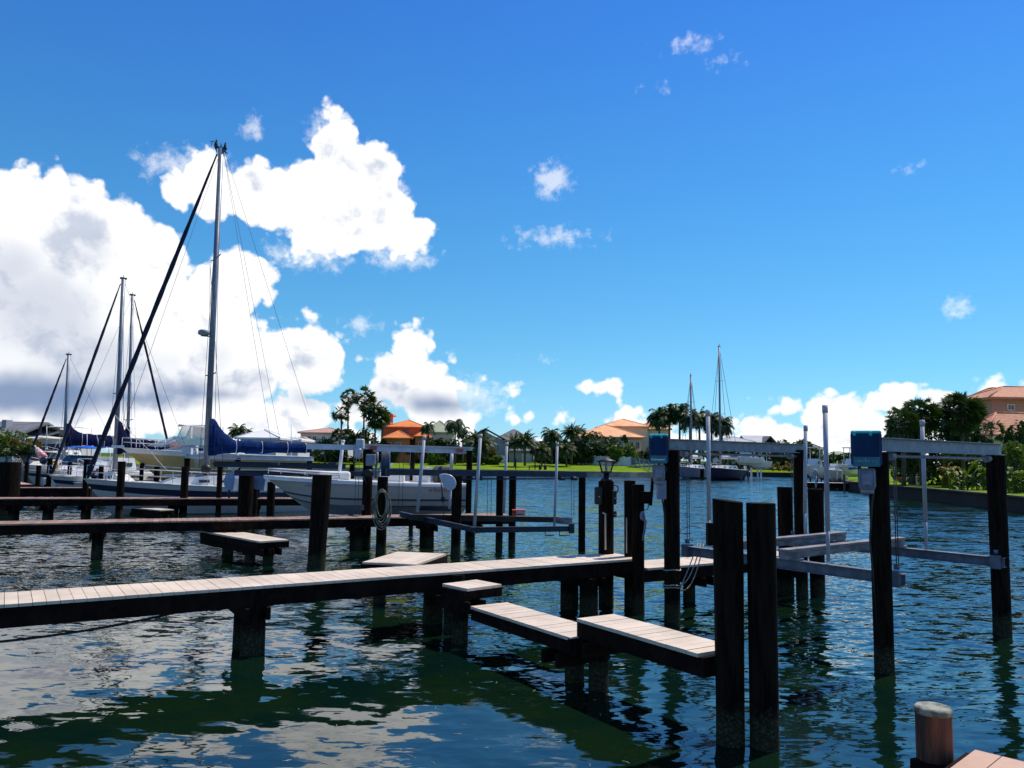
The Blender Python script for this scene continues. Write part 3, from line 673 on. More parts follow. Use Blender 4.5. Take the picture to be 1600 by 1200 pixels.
# lines hanging from the cradle to the walkway
def sag(a, b, s, n=12):
    return [lerp(a, b, i/n) - Vector((0,0,s*4*(i/n)*(1-i/n))) for i in range(n+1)]
p0 = v2(cA, zc+.18); p1 = v2(XA, .62)
t = MB()
for k, (e, s_) in enumerate(((0,.02),(.03,.16),(-.04,.26))): t.tube(sag(p0+Vector((.18+.05*k,-.05,-.05)), p1+Vector((.12,-.14,e)), s_), .010, 6)
for zz in (.60,.64,.9): t.tube([v2(XA, zz)+Vector((.15*math.cos(a),.15*math.sin(a),0.01*math.sin(3*a))) for a in [2*PI*i/16 for i in range(17)]], .011, 6, cap=False)
t.build('mooring_rope', rope_m, label='pale ropes tied round the lift piling and draped over the low walkway', cat='rope')
t = MB(); c = p0+Vector((0.15,0,.02)); t.tube([c+Vector((.42*math.cos(a)*.8, .1*math.sin(a), .22*math.sin(a))) for a in [PI*i/14 for i in range(15)]], .009, 6); t.build('wire_loop', rope_m, label='thin pale wire loop standing on the cradle end', cat='wire')

# lantern on its piling
zL = ztop(XL, 752)
lan = thing('dock_lantern', 'black carriage lantern standing on the piling at the end of the near pier', 'lantern', v2(XL, zL))
T = Matrix.Translation(v2(XL, zL))
mb = MB(T); mb.tube([(0,0,0),(0,0,.06),(0,0,.07),(0,0,.15)], [.13,.10,.065,.06], 14); mb.tube([(0,0,.15),(0,0,.17),(0,0,.20)], [.05,.11,.12], 12); mb.build('base', black_m, lan)
mb = MB(T)
for k in range(6):
    a = 2*PI*k/6+.3; mb.bar((.105*math.cos(a),.105*math.sin(a),.20),(.165*math.cos(a),.165*math.sin(a),.385),.016,.016)
mb.tube([(0,0,.385),(0,0,.40),(0,0,.43),(0,0,.455),(0,0,.47)], [.19,.195,.12,.05,.03], 12); mb.build('cage', black_m, lan)
lg_m = mat('lantern glass', (.6,.65,.7), None, .1, 4); lg_m.node_tree.nodes['Principled BSDF'].inputs['Alpha'].default_value = .3
mb = MB(T); mb.tube([(0,0,.205),(0,0,.38)], [.085,.145], 6, cap=False); mb.build('glass', lg_m, lan)
mb = MB(T); mb.ball((0,0,.28), .028,.028,.06); mb.build('bulb', white_m, lan)
def ebox(label, px0, px1, py0, py1, Y, m=black_m, name='electrical_box', group='boxes on the lantern piling'):
    a = PD(px0, py1, Y); b = PD(px1, py0, Y); c = (a+b)/2; w, h = (b.x-a.x)/2, (b.z-a.z)/2
    t = thing(name, label, 'electrical box', c, group)
    mb = MB(Matrix.Translation(c)); mb.bbox(-w, w, -.08, .08, -h, h, min(.02, w*.4)); mb.box(-w*.7, w*.7, -.095, -.078, -h*.8, h*.8); mb.build('case', m, t)
    mb = MB(Matrix.Translation(c)); mb.tube([(w*.1,-.10,-h*.1),(w*.1,-.094,-h*.1)], .012, 8); mb.build('latch', lettw_m, t); return t
ebox('black box on the left side of the lantern piling', 929, 941, 761, 788, 15.75)
ebox('black box on the right side of the lantern piling, with a cable loop above', 956, 963, 766, 788, 15.75)
ebox('small black outlet box low on the right of the lantern piling', 957, 963, 798, 808, 15.75)
mb = MB(); c = PD(963, 764, 15.8); mb.tube([c+Vector((.055*math.cos(a)-.02, 0, .075*math.sin(a))) for a in [-1.2+.28*i for i in range(14)]], .012, 8); mb.build('cable_loop', black_m, label='looped black cable at the top right of the lantern piling', cat='cable')
for (px, py0, py1, Y, lb) in ((946, 803, 859, 15.65, 'pale conduit pipe with a bent top on the lantern piling'), (979, 809, 864, 15.35, 'thin pale conduit pipe on the dark pair of pilings')):
    a = PD(px, py1, Y); b = PD(px, py0, Y); mb = MB(); pts = [a, lerp(a,b,.9), b]
    if px == 946: pts.append(b+Vector((-.05,-.02,.02)))
    mb.tube(pts, .017 if px == 946 else .011, 8); mb.build('conduit_pipe', mat('beige conduit', (.5,.44,.40), (.4,.35,.32), .6, 4), label=lb, cat='conduit', group='conduit pipes')
# bracket arm on dark pair
t = thing('bracket_arm', 'dark timber bracket with an upright blade bolted to the dark pair of pilings', 'bracket', PD(1012, 787, 14.8))
mb = MB(); a = PD(1001, 777, 14.8); b = PD(1018, 778, 14.8); mb.bar(a, b, .16, .22); mb.build('arm', beam_m, t)
mb = MB(); mb.bar(PD(1016.5, 790, 14.8), PD(1020, 746, 14.8), .045, .05); mb.build('blade', beam_m, t)
mb = MB(); mb.tube([PD(1014,787,14.75), PD(1012,796,14.75), PD(1007,797,14.75)], .010, 6); mb.build('hook', wire_m, t)
t = MB(); c = PD(1004, 806, 14.75); t.ball(c, .05,.05,.09); t.tube([c, c+Vector((.06,0,-.1)), c+Vector((.03,0,-.3)), c+Vector((0,0,-.45))], [.03,.025,.02,.012], 8); t.build('fender', mat('blue grey fender', (.06,.09,.22),(.2,.22,.28),.5,9), label='small blue grey fender hanging from the dark pair of pilings', cat='fender')

# black line from under pier one into the lower left corner
e0 = T1 @ Vector((L1*.36, .0, .73)); e0 = P(292, 953, .70); e1_ = P(-60, 1008, .45)
mb = MB(); mb.tube(sag(e0, e1_, .06, 16), .016, 8); mb.build('mooring_line', black_m, label='heavy black line sagging from under the near pier to the left edge', cat='rope')

# middle lift on pier two: dark beams at about 2.4 m
X490, X712, X567, X597, X730 = map(Vector, (X490, X712, X567, X597, X730))
ml = thing('boat_lift', 'empty dark steel boat lift on the second pier, long beam ending in a square post', 'boat lift', v2(X712, 0))
pe = XY(908, 24.8, 800); du = (pe - X490).normalized(); s0 = PD(598, 737, 20.9)
za = ztop(X490, 738.5) ; 
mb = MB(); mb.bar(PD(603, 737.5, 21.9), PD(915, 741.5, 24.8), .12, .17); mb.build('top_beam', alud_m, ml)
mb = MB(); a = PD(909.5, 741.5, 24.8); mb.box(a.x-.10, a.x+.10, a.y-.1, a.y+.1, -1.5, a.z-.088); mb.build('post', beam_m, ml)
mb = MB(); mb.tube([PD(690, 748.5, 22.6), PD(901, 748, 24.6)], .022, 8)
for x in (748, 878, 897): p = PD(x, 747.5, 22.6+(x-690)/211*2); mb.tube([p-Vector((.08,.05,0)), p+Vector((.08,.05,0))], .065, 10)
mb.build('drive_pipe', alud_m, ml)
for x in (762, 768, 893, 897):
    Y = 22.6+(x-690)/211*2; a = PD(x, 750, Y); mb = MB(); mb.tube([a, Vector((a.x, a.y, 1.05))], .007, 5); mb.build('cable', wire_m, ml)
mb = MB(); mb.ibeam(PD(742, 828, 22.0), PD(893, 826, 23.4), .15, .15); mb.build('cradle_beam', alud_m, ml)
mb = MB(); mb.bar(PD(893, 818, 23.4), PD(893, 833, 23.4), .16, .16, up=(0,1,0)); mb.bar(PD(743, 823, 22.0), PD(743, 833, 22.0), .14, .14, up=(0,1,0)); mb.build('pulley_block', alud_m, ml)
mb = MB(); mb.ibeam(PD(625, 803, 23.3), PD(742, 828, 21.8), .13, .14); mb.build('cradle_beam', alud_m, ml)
mb = MB(); mb.bar(PD(640, 808, 22.6), PD(868, 812, 24.6), .18, .16); mb.build('bunk', mat('dark carpeted bunk', (.03,.025,.022), (.015,.013,.012), .9, 8), ml)
mb = MB(); mb.bar(PD(868, 812, 24.6), PD(893, 815, 24.4), .15, .20); mb.build('bunk', mat('weathered bunk board', (.3,.28,.28)), ml)
for x0, x1 in ((852, 866), (874, 890)):
    mb = MB(); mb.tube([PD(x0, 829, 23.2), PD(x0, 837, 23.2), PD(x1, 836, 23.0)], .018, 6); mb.build('hook', alud_m, ml)
def spost(px0, py0, px1, py1, Y, r, root=ml, m=pvc_m):
    a = PD(px0, py0, Y); b = PD(px1, py1, Y); mb = MB(); mb.tube([b, a], r, 12); p = mb.build('guide_post', m, root)
    c = MB(); d = (a-b).normalized(); c.tube([a-d*.1, a+d*.015], r*1.15, 12); c.build('end_cap', m, p)
spost(751, 679, 741, 825, 22.0, .045); spost(792, 692, 787, 802, 24.0, .042); spost(871, 692, 866, 826, 23.6, .038)
spost(663, 682, 652, 800, 21.8, .045)
# electrical cluster near piling 597
def sbox(root, nm, px0, px1, py0, py1, Y, dep, m, bev=.015):
    a = PD(px0, py1, Y); b = PD(px1, py0, Y); c = (a+b)/2; w, h = (b.x-a.x)/2, (b.z-a.z)/2
    mb = MB(Matrix.Translation(c)); mb.bbox(-w, w, -dep/2, dep/2, -h, h, bev); return mb.build(nm, m, root)
t = thing('breaker_box', 'square grey breaker box with conduit on the second pier', 'electrical box', PD(582, 720, 22.6))
sbox(t, 'case', 572, 587, 710, 728, 22.5, .16, greyb_m)
mb = MB(); mb.tube([PD(589.5,706,22.6), PD(589.5,720,22.6), PD(587,733,22.6), PD(587,748,22.6)], .035, 8); mb.tube([PD(595,722,22.5), PD(594,732,22.45), PD(587,742,22.4), PD(579,744,22.4)], .022, 8); mb.build('conduit', greyb_m, t)
t = thing('fluted_panel', 'tall dark blue grey fluted cover standing beside the breaker box', 'cover', PD(602, 744, 22.4))
mb = MB(); 
a = PD(595, 744, 22.5); b = PD(609, 706, 22.5)
for k in range(7): mb.tube([Vector((lerp(a.x,b.x,(k+.5)/7), a.y, a.z)), Vector((lerp(a.x,b.x,(k+.5)/7), a.y, b.z))], (b.x-a.x)/13, 8)
mb.box(a.x, b.x, a.y+.02, a.y+.16, a.z, b.z); mb.build('cover', mat('dark blue panel', (.035,.06,.12),(.02,.03,.07),.5,5), t)
t = thing('lift_motor', 'round black lift motor with a cable loop below the breaker box', 'lift motor', PD(577, 746, 22.4))
c = PD(577, 739, 22.4); mb = MB(); mb.tube([c+Vector((0,-.16,0)), c+Vector((0,.16,0))], .10, 14); mb.tube([c+Vector((-.1,-.08,.0)), c+Vector((-.2,-.06,-.02))], .07, 10); mb.build('housing', black_m, t)
mb = MB(); mb.tube([c+Vector((.09*math.cos(a),-.17,.09*math.sin(a))) for a in [2*PI*i/14 for i in range(12)]], .016, 6); mb.tube([c+Vector((-.15,-.1,0)), c+Vector((-.12,-.1,-.15)), c+Vector((-.05,-.1,-.28))], .012, 6); mb.build('cable', wire_m, t)
# coiled hose
hs_ = MB(); c = PD(597, 787, 22.3); hr = random.Random(3)
for k in range(7):
    w = .12+.055*k*.35+hr.random()*.04; h = .27+.05*hr.random()*3+k*.025; dx = hr.uniform(-.03,.03)
    hs_.tube([c+Vector((dx+w*math.cos(a), -.05-.02*k*.3+.02*math.sin(2*a), -.03*k+h*math.sin(a))) for a in [2*PI*i/22 for i in range(23)]], .012, 6, cap=False)
hs_.build('coiled_hose', mat('weathered garden hose', (.30,.28,.22), (.08,.10,.07), .7, 6), label='coiled garden hose hanging on a piling of the second pier', cat='hose')
# white rounded plate
t = thing('rounded_plate', 'pale rounded teardrop plate on a post beside the second pier', 'plate', PD(701, 792, 22.2))
a = PD(688, 742, 22.3); pts = []
for (x, y) in ((687,742.5),(692,741),(698,741.2),(704,743),(709,747),(711.5,752),(712,757),(710,762),(706,765),(702,765.5),(698,763.5),(694,759),(690,752)): pts.append(PD(x, y, 22.3))
mb = MB(); mb.slab(pts, 0, (0,.05,0)); mb.build('plate', mat('pale grey plastic', (.42,.48,.58), (.36,.42,.52), .5, 3), t)
mb = MB(); 
mb.tube([p+Vector((0,.02,0)) for p in pts+[pts[0]]], .018, 6, cap=False); mb.build('rim', white_m, t)
mb = MB(); mb.tube([PD(704,764,22.35), PD(702,795,22.35)], .035, 8); mb.build('stem', pvc_m, t)
mb = MB(); a, b, c = PD(689,752,22.2), PD(692,780,22.2), PD(694,812,22.2); mb.tube([a, b], .018, 6); mb.tube([b, c], .010, 6); mb.ball(b, .07,.06,.07); mb.build('hanging_line', black_m, label='black line with a knot hanging beside the pale rounded plate', cat='rope')
# red slatted box at end of pier two
t = thing('slatted_box', 'red orange slatted plastic box at the end of the second pier', 'crate', PD(811, 806, 24.6))
a = PD(800, 805.5, 24.5); b = PD(821, 797, 24.5); mb = MB()
mb.box(a.x, b.x, a.y+.02, a.y+.42, a.z, a.z+.03); mb.box(a.x, b.x, a.y, a.y+.44, b.z-.03, b.z)
k = 11
for i in range(k):
    x = lerp(a.x+.015, b.x-.015, i/(k-1)); mb.box(x-.010, x+.010, a.y, a.y+.02, a.z, b.z-.031); mb.box(x-.010, x+.010, a.y+.42, a.y+.44, a.z, b.z-.031)
mb.build('slats', red_m, t)

# lift carrying the white boat: white top beam
wl = thing('boat_lift', 'white beamed boat lift holding the white boat, thick beam with dark lettering', 'boat lift', v2(X730, 0))
w0, w1, wm = PD(480, 697.5, 24.6), PD(738, 704.5, 28.0), PD(562, 699.5, 25.6)
mb = MB(); mb.ibeam(wm, w1, .18, .20, .02); mb.bar(wm+Vector((0,0,.115)), w1+Vector((0,0,.115)), .20, .022); mb.build('top_beam', aluw_m, wl)
mb = MB(); mb.bar(w0, wm+Vector((-.1,0,0)), .15, .17); mb.build('drive_housing', aluw_m, wl)
for nm, px, tx, sz, m in (('lettering', 656, '', .10, lettd_m), ('warning_label', 715, '', .16, lettr_m), ('warning_label', 580, '', .16, lettr_m)):
    k = (px-562)/(738-562); c = lerp(wm, w1, k)
    dd = (w1-wm).normalized(); hd = math.atan2(dd.y, dd.x)
    if nm == 'lettering':
        l = MB(); scribble(l, .42, sz, 5, Matrix.Translation(c) @ Matrix.Rotation(hd,4,'Z') @ Matrix.Translation((0,-.095,0)))
    else:
        l = MB(Matrix.Translation(c) @ Matrix.Rotation(hd,4,'Z')); l.box(-.12,.12,-.094,-.090,-.065,.065)
    l.build(nm, m, wl)
t2 = sbox(wl, 'gear_box', 557, 569, 686, 702, 25.4, .3, mat('pale grey gear box', (.42,.48,.55), (.34,.4,.47), .5, 3), .03)
sbox(wl, 'motor', 554, 566, 700, 717, 25.3, .26, MATS['pale grey gear box'], .05)
mb = MB(); mb.bar(PD(500, 794, 26.2), PD(566, 793, 24.7), .14, .16); mb.build('cradle_beam', alud_m, wl)
mb = MB(); mb.bar(PD(655, 793.5, 28.3), PD(705, 795, 26.8), .14, .16); mb.build('cradle_beam', alud_m, wl)
for x, Y in ((557, 25), (562, 25), (625, 26.4), (631, 26.5)):
    a = PD(x, 706, Y); mb = MB(); mb.tube([a, Vector((a.x, a.y, 1.1))], .008, 5); mb.build('cable', wire_m, wl)
spost(536, 688, 529, 752, 28.0, .06, wl, aluw_m)
spost(645, 704, 643, 728, 33, .10, wl, aluw_m); spost(706, 705, 705, 735, 33, .07, wl, aluw_m)
# upper dark beams and covered motors left of it
dl = thing('boat_lift', 'dark blue steel lift beams above the third pier, two parallel rails', 'boat lift', v2(X378, 0))
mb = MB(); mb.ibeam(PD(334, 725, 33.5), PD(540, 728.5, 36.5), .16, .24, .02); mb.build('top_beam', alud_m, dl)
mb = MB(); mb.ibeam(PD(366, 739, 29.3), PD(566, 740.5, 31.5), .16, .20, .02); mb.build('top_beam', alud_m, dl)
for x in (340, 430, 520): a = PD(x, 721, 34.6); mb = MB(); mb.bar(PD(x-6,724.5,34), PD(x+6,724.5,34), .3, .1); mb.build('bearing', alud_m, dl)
cov = mat('blue grey motor cover', (.28,.36,.50), (.2,.27,.40), .6, 2.2, bump=.5, bscale=5)
for (x0, x1, lb) in ((350, 366, 'blue grey covered motor left of the thick double piling'), (396, 414, 'blue grey covered motor right of the thick double piling, beside the white bow')):
    Y = 30.4; t = thing('covered_motor', lb, 'motor cover', PD((x0+x1)/2, 770, Y), 'covered motors on the third pier')
    pts = [PD(x0+3, 739, Y), PD(x1, 736, Y), PD(x1+1, 748, Y), PD(x1-2, 767, Y), PD(x0+1, 764, Y), PD(x0, 750, Y)]
    mb = MB(); mb.slab(pts, 0, (.12,.5,0)); mb.build('cover', cov, t)
    mb = MB(); mb.tube([PD(x0+8, 764, Y+.2), PD(x0+8, 778, Y+.2)], .05, 8); mb.build('bracket', alud_m, t)
# pale lift beam further back with motor
fl = thing('boat_lift', 'distant white lift beam behind the blue sail cover', 'boat lift', PD(350, 745, 44))
mb = MB(); mb.ibeam(PD(290, 713, 43), PD(490, 717, 48), .2, .25, .03); mb.build('top_beam', aluw_m, fl)
mb = MB(); mb.bar(PD(286, 705, 43), PD(300, 705, 43), .3, .35); mb.build('motor', aluw_m, fl)
for x, y0, Y in ((293, 716, 43), (372, 716, 45), (484, 719, 48)): mb = MB(); p = PD(x, y0, Y); piling_mb(mb, p.xy, -1, p.z, .15); mb.build('post', piling_m, fl)
spost(307, 697, 307, 730, 44, .09, fl, aluw_m); spost(371, 700, 371, 730, 45, .07, fl, aluw_m)

# ---------------------------------------------------------------- boats
def hull_rows(L, B, fs, fb, draft=.4, fine=2.1, trans=.82, rake=.9, n=22, levels=(0,.3,.5,.72,.86,1.0), flare=.10):
    """stern at x=-L/2, bow at +L/2; rows from keel to gunwale"""
    rows = []
    for s in levels:
        row = []
        for i in range(n+1):
            t = i/n
            b = B/2*(trans+(1-trans)*math.sin(min(1, t/.45)*PI/2)) if t < .45 else B/2*(1-((t-.45)/.55)**fine)
            sh = fs+(fb-fs)*t**1.7
            kz = -draft*(1-max(0,(t-.6)/.4)**2)
            z = lerp(kz, sh, s)
            prof = [0, .74, .86, .94, .97, 1.0][levels.index(s)] if len(levels) == 6 else s
            w = b*(prof + flare*(s-1)*t)
            w = max(w, 0) if s > 0 else 0
            xr = rake*(s-1)*max(0,(t-.5)*2)**2*fb
            row.append((-L/2+L*t+xr, w, z))
        rows.append(row)
    return rows
def build_hull(T, root, L, B, fs, fb, mats, bandmat, **kw):
    rows = hull_rows(L, B, fs, fb, **kw); mb = MB(T)
    for k in range(len(rows)-1):
        mb.cur = bandmat[k]
        for sg in (1, -1):
            a = [(x, sg*y, z) for x, y, z in rows[k]]; b = [(x, sg*y, z) for x, y, z in rows[k+1]]
            mb.grid([a, b] if sg > 0 else [b, a])
    # transom
    mb.cur = bandmat[-1]
    st = [r[0] for r in rows]; mb.add([(x,y,z) for x,y,z in st] + [(x,-y,z) for x,y,z in st[::-1]], [tuple(range(2*len(st)))])
    h = mb.build('hull', mats, root)
    g = rows[-1]; d = MB(T)
    top = [[(x, y*.97, z-.03) for x,y,z in g], [(x, y*.5, z+.02) for x,y,z in g], [(x, -y*.5, z+.02) for x,y,z in g], [(x, -y*.97, z-.03) for x,y,z in g]]
    d.grid(top); d.build('deck', white_m, root)
    r = MB(T)
    for sg in (1,-1): r.tube([(x, sg*y, z) for x,y,z in g], .035, 6)
    r.build('rub_rail', mats[0] if len(mats) < 3 else mats[2], root)
    return rows
def cabin(T, root, x0, x1, w0, w1, z0, h, m=white_m, wins=3, slope=.8, name='cabin'):
    mb = MB(T)
    def sec(x, w, z): return [(x, w, z0), (x, w*.86, z), (x, -w*.86, z), (x, -w, z0)]
    rows = [sec(x0, w0, z0+.05), sec(x0+.1, w0, z0+h*.95), sec(lerp(x0,x1,.6), lerp(w0,w1,.55), z0+h), sec(x1-slope, lerp(w0,w1,.85), z0+h*.8), sec(x1, w1, z0+.02)]
    mb.grid(rows, False); mb.add(rows[0], [(0,1,2,3)]); c = mb.build(name, m, root)
    for sg in (1,-1):
        for k in range(wins):
            t = (k+.6)/(wins+.4)*.75; x = lerp(x0, x1, t); w = lerp(w0, w1, t*.9)
            q = MB(T); q.slab([(x-.22, sg*(w*.965+.02), z0+h*.35), (x+.25, sg*(w*.965+.0), z0+h*.35), (x+.25, sg*(w*.93), z0+h*.62), (x-.22, sg*(w*.93+.02), z0+h*.62)], 0, (0, sg*.03, 0)); q.build('window', glass_m, c)
    return c
def rail(T, root, pts, h=.55, r=.016, m=aluw_m, name='rail'):
    mb = MB(T); top = [Vector(p)+Vector((0,0,h)) for p in pts]; mb.tube(top, r, 5)
    mb.tube([Vector(p)+Vector((0,0,h*.5)) for p in pts], r*.6, 5)
    for p in pts: mb.tube([p, Vector(p)+Vector((0,0,h))], r, 5)
    return mb.build(name, m, root)
def furled(T, root, a, b, r, m, name='furled_sail'):
    a = Vector(a); b = Vector(b); n = 30; pts = [lerp(a, b, i/n) for i in range(n+1)]
    mb = MB(T); mb.tube(pts, [r*(.35+.65*math.sin(min(1,(n-i)/n*2.2)*PI/2)*(1 if i<n else .3))*(1+.10*math.sin(i*2.1)) for i in range(n+1)], 8); return mb.build(name, m, root)
def wires(T, root, segs, r=.010, name='shroud', m=wire_m):
    for a, b in segs:
        mb = MB(T); mb.tube([a, b], r, 5); mb.build(name, m, root)
def sailcover(T, root, x0, x1, z0, z1, h0, h1, w, m, up=0.0, name='sail_cover'):
    """x0 at the mast, x1 at the boom end; h depth of the bundle"""
    mb = MB(T); rows = []; n = 48; r = random.Random(int(abs(x1)*100))
    for i in range(n+1):
        t = i/n; x = lerp(x0, x1, t); zc_ = lerp(z0, z1, t); h = (lerp(h0, h1, t)+(.45*up*max(0, 1-t/.22)))*(1+.05*math.sin(i*.77)+.04*r.uniform(-1,1)); ww = w*(1-.45*t)*(1+.12*r.uniform(-1,1)-.14*max(0, math.cos(i*PI/6)))
        top = zc_+h*.62+(up*min(1, max(0, (.25-t)/.20))**1.5 if up else 0)
        rows.append([(x, -ww*.35, zc_-h*.4), (x, -ww*.55, zc_), (x, -ww*.32, top-.08), (x, 0, top), (x, ww*.32, top-.08), (x, ww*.55, zc_), (x, ww*.35, zc_-h*.4)])
    mb.grid(rows, True, True); mb.add(rows[0], [tuple(range(7))]); mb.add(rows[-1], [tuple(range(7))[::-1]])
    c = mb.build(name, m, root)
    q = MB(T)
    for i in (12, 24, 36, 45):
        rr = [Vector(p) for p in rows[i]]; cen = sum(rr, Vector())/7
        q.tube([cen+(p-cen)*1.05 for p in rr+[rr[0]]], .018, 5, cap=False)
    q.build('tie', lettw_m, c); return c
def mast(T, root, x, z0, z1, r, m=mast_m, spread=((.62,.9),), rakex=0.0):
    mb = MB(T); mb.tube([(x, 0, z0), (x+rakex, 0, z1)], [r, r*.82], 12); o = mb.build('mast', m, root)
    for f, w in spread:
        z = lerp(z0, z1, f); xx = x+rakex*f
        s = MB(T); s.tube([(xx, -w, z+.05), (xx, 0, z), (xx, w, z+.05)], .03, 6); s.build('spreader', m, o)
    return o
def outboard(T, root, x, y, z, s=1.0, m=None):
    c = MB(T); c.ball((x-.18*s, y, z+.42*s), .30*s, .20*s, .27*s, 12, 8); c.build('outboard_motor', m or black_m, root)
    c = MB(T); c.box(x-.26*s, x-.06*s, y-.06*s, y+.06*s, z-.75*s, z+.25*s); c.box(x-.36*s, x+.05*s, y-.03*s, y+.03*s, z-.82*s, z-.76*s); c.build('outboard_leg', m or black_m, root)

def root_boat(name, label, a, b, z=0.0, cat='boat', group=None):
    """a stern, b bow in plan"""
    a = Vector(a); b = Vector(b); c = (a+b)/2; d = b-a
    return thing(name, label, cat, v2(c, z), group), frame(v2(c, z), math.atan2(d.y, d.x)), d.length
SG = 'sailboats moored along the left'
# --- big sailboat, blue cover, mast at 335
bow = XY(131, 35.6, 750); mst = XY(322, 38.6, 740); db = (bow-mst).normalized(); mdist = (bow-mst).length
stern = mst - db*5.6
rt, T, L = root_boat('sailboat', 'large white sailboat with striped hull, tallest mast and royal blue sail cover', stern, bow, 0, 'sailboat', SG)
rows = build_hull(T, rt, L, 3.3, 1.15, 1.62, [hullg_m, navy_m, trim_m], [0,0,0,1,0,0], draft=.5, fine=1.9, trans=.62, rake=.75)
s = MB(T); g = hull_rows(L, 3.3, 1.15, 1.62, draft=.5, fine=1.9, trans=.62, rake=.75)[4]
for sg in (1,-1): s.tube([(x, sg*(y+.005), z) for x,y,z in g], .03, 5)
s.build('cove_stripe', navy_m, rt)
mx = L/2-mdist
cabin(T, rt, mx-3.6, mx+2.4, 1.05, .5, 1.28, .48, wins=5, slope=1.0)
co_ = MB(T); co_.box(mx-5.3, mx-3.7, -1.25, -1.0, 1.15, 1.5); co_.box(mx-5.3, mx-3.7, 1.0, 1.25, 1.15, 1.5); co_.build('cockpit_coaming', white_m, rt)
st = MB(T); st.box(mx-.4, mx+1.9, -.42, .42, 1.76, 1.80); st.build('hatch', mat('pale blue hatch', (.2,.3,.5)), rt)
ztp = ztop(mst, 232); ztp2 = 15.9
k = PD(345, 232, 38.6); hm = T.inverted() @ k
mast(T, rt, mx, 1.5, hm.z, .155, spread=((.31,.9),(.66,.8)), rakex=hm.x-mx)
hm = Vector((hm.x, 0, hm.z))
q = MB(T); q.box(hm.x-.28, hm.x+.28, -.06, .06, hm.z-.02, hm.z+.05); q.tube([(hm.x,0,hm.z), (hm.x,0,hm.z+.28)], .03, 6); q.tube([(hm.x-.35,0,hm.z-.2),(hm.x+.1,0,hm.z+.02)], .03, 5); q.build('mast_head', black_m, rt)
for px, py, sc, lb in ((337.5, 226, 1.0, 'dark bird perched on the left of the tallest masthead'), (351.5, 229, .8, 'slim dark bird perched on the right of the tallest masthead')):
    c = PD(px, py, 38.6); mb = MB(); r_ = sc
    mb.tube([c+Vector((0,0,-.26*r_)), c+Vector((0,0,-.20*r_)), c+Vector((0,0,-.05*r_)), c+Vector((0,0,.08*r_)), c+Vector((.02,0,.16*r_)), c+Vector((.02,0,.22*r_)), c+Vector((.01,0,.27*r_))], [.015,.06*r_,.10*r_,.08*r_,.045*r_,.05*r_,.02], 8)
    mb.tube([c+Vector((.02,0,.22*r_)), c+Vector((-.08,-.03,.22*r_))], [.02,.004], 5); mb.tube([c+Vector((0,0,-.15*r_)), c+Vector((.03,.08,-.38*r_))], [.04,.02], 5)
    mb.build('bird', black_m, label=lb, cat='bird', group='birds on the masthead')
c = PD(331, 222.5, 38.6); mb = MB(); mb.tube([c+Vector((0,0,-.25)), c, c+Vector((-.1,0,.1))], .015, 5); mb.ball(c+Vector((.05,0,.05)), .06,.02,.03); mb.build('wind_vane', black_m, label='small wind vane sticking up beside the birds on the tallest mast', cat='wind vane')
rd = MB(T); zz = (T.inverted() @ PD(316, 525, 38.6)).z
rd.tube([(mx+.42,0,zz), (mx+.42,0,zz+.05), (mx+.42,0,zz+.20), (mx+.42,0,zz+.26)], [.18,.28,.28,.2], 16); rd.bar((mx+.1,0,zz-.03), (mx+.55,0,zz-.03), .1, .05); rd.build('radar_dome', mat('grey radar', (.25,.3,.33)), rt)
furled(T, rt, (L/2-.15, 0, 1.75), (hm.x+.18, 0, hm.z-.35), .105, mat('furled dark genoa', (.004,.006,.02), (.012,.016,.04), .9, 6, stretch=(1,1,.4)))
wires(T, rt, [((mx, s_, 1.35), (hm.x, 0, hm.z-.05)) for s_ in (-1.45,1.45)] + [((mx-.5, s_, 1.35), (mx+.3, 0, lerp(1.5, hm.z, .64))) for s_ in (-1.4,1.4)], .011)
for xo in (150,): pass
wires(T, rt, [((hm.x-.1, 0, hm.z), T.inverted() @ PD(440, 700, 42.3)), ((hm.x-.1, 0, hm.z), T.inverted() @ PD(425, 700, 41.8)), ((hm.x-.15, 0, hm.z), T.inverted() @ PD(482, 650, 43.2)), ((hm.x+.1,0,hm.z-.5),(L/2-.9,0.1,1.8))], .009, 'backstay')
be = T.inverted() @ PD(476, 690, 42.4)
sailcover(T, rt, mx-.02, be.x, 3.12, 3.12, .66, .46, .62, blue_m, up=.78)
# rail and gear on the foredeck
gl = rows[-1]
for sg in (1,-1): rail(T, rt, [(x, sg*y*.95, z) for x,y,z in gl[3::3][:-1]], .6, .013)
rail(T, rt, [(gl[-3][0], gl[-3][1]*.9, gl[-3][2]), (gl[-1][0]-.1, 0, gl[-1][2]), (gl[-3][0], -gl[-3][1]*.9, gl[-3][2])], .62, .018, name='bow_rail')
# blue awning hanging below the boom
p = [PD(372, 703, 42.5), PD(398, 698, 42.6), PD(430, 695, 43), PD(470, 703, 43.5)]
mb = MB(); rws = [[q_ + Vector((0, -.4, 0)) for q_ in p], [PD(385,709,43.5), PD(400,706,43.6), PD(440,706,44), PD(468,705,44.4)]]
mb.grid(rws); mb.slab([PD(372,704,43), PD(390,697,43.2), PD(415,694,43.4), PD(465,702,43.9), PD(430,705,43.6), PD(410,710,43.4), PD(385,708,43.1)], 0, (.1,1.4,.1)); mb.build('awning', bblue_m, label='bright blue awning hanging under the boom of the tallest sailboat', cat='awning')

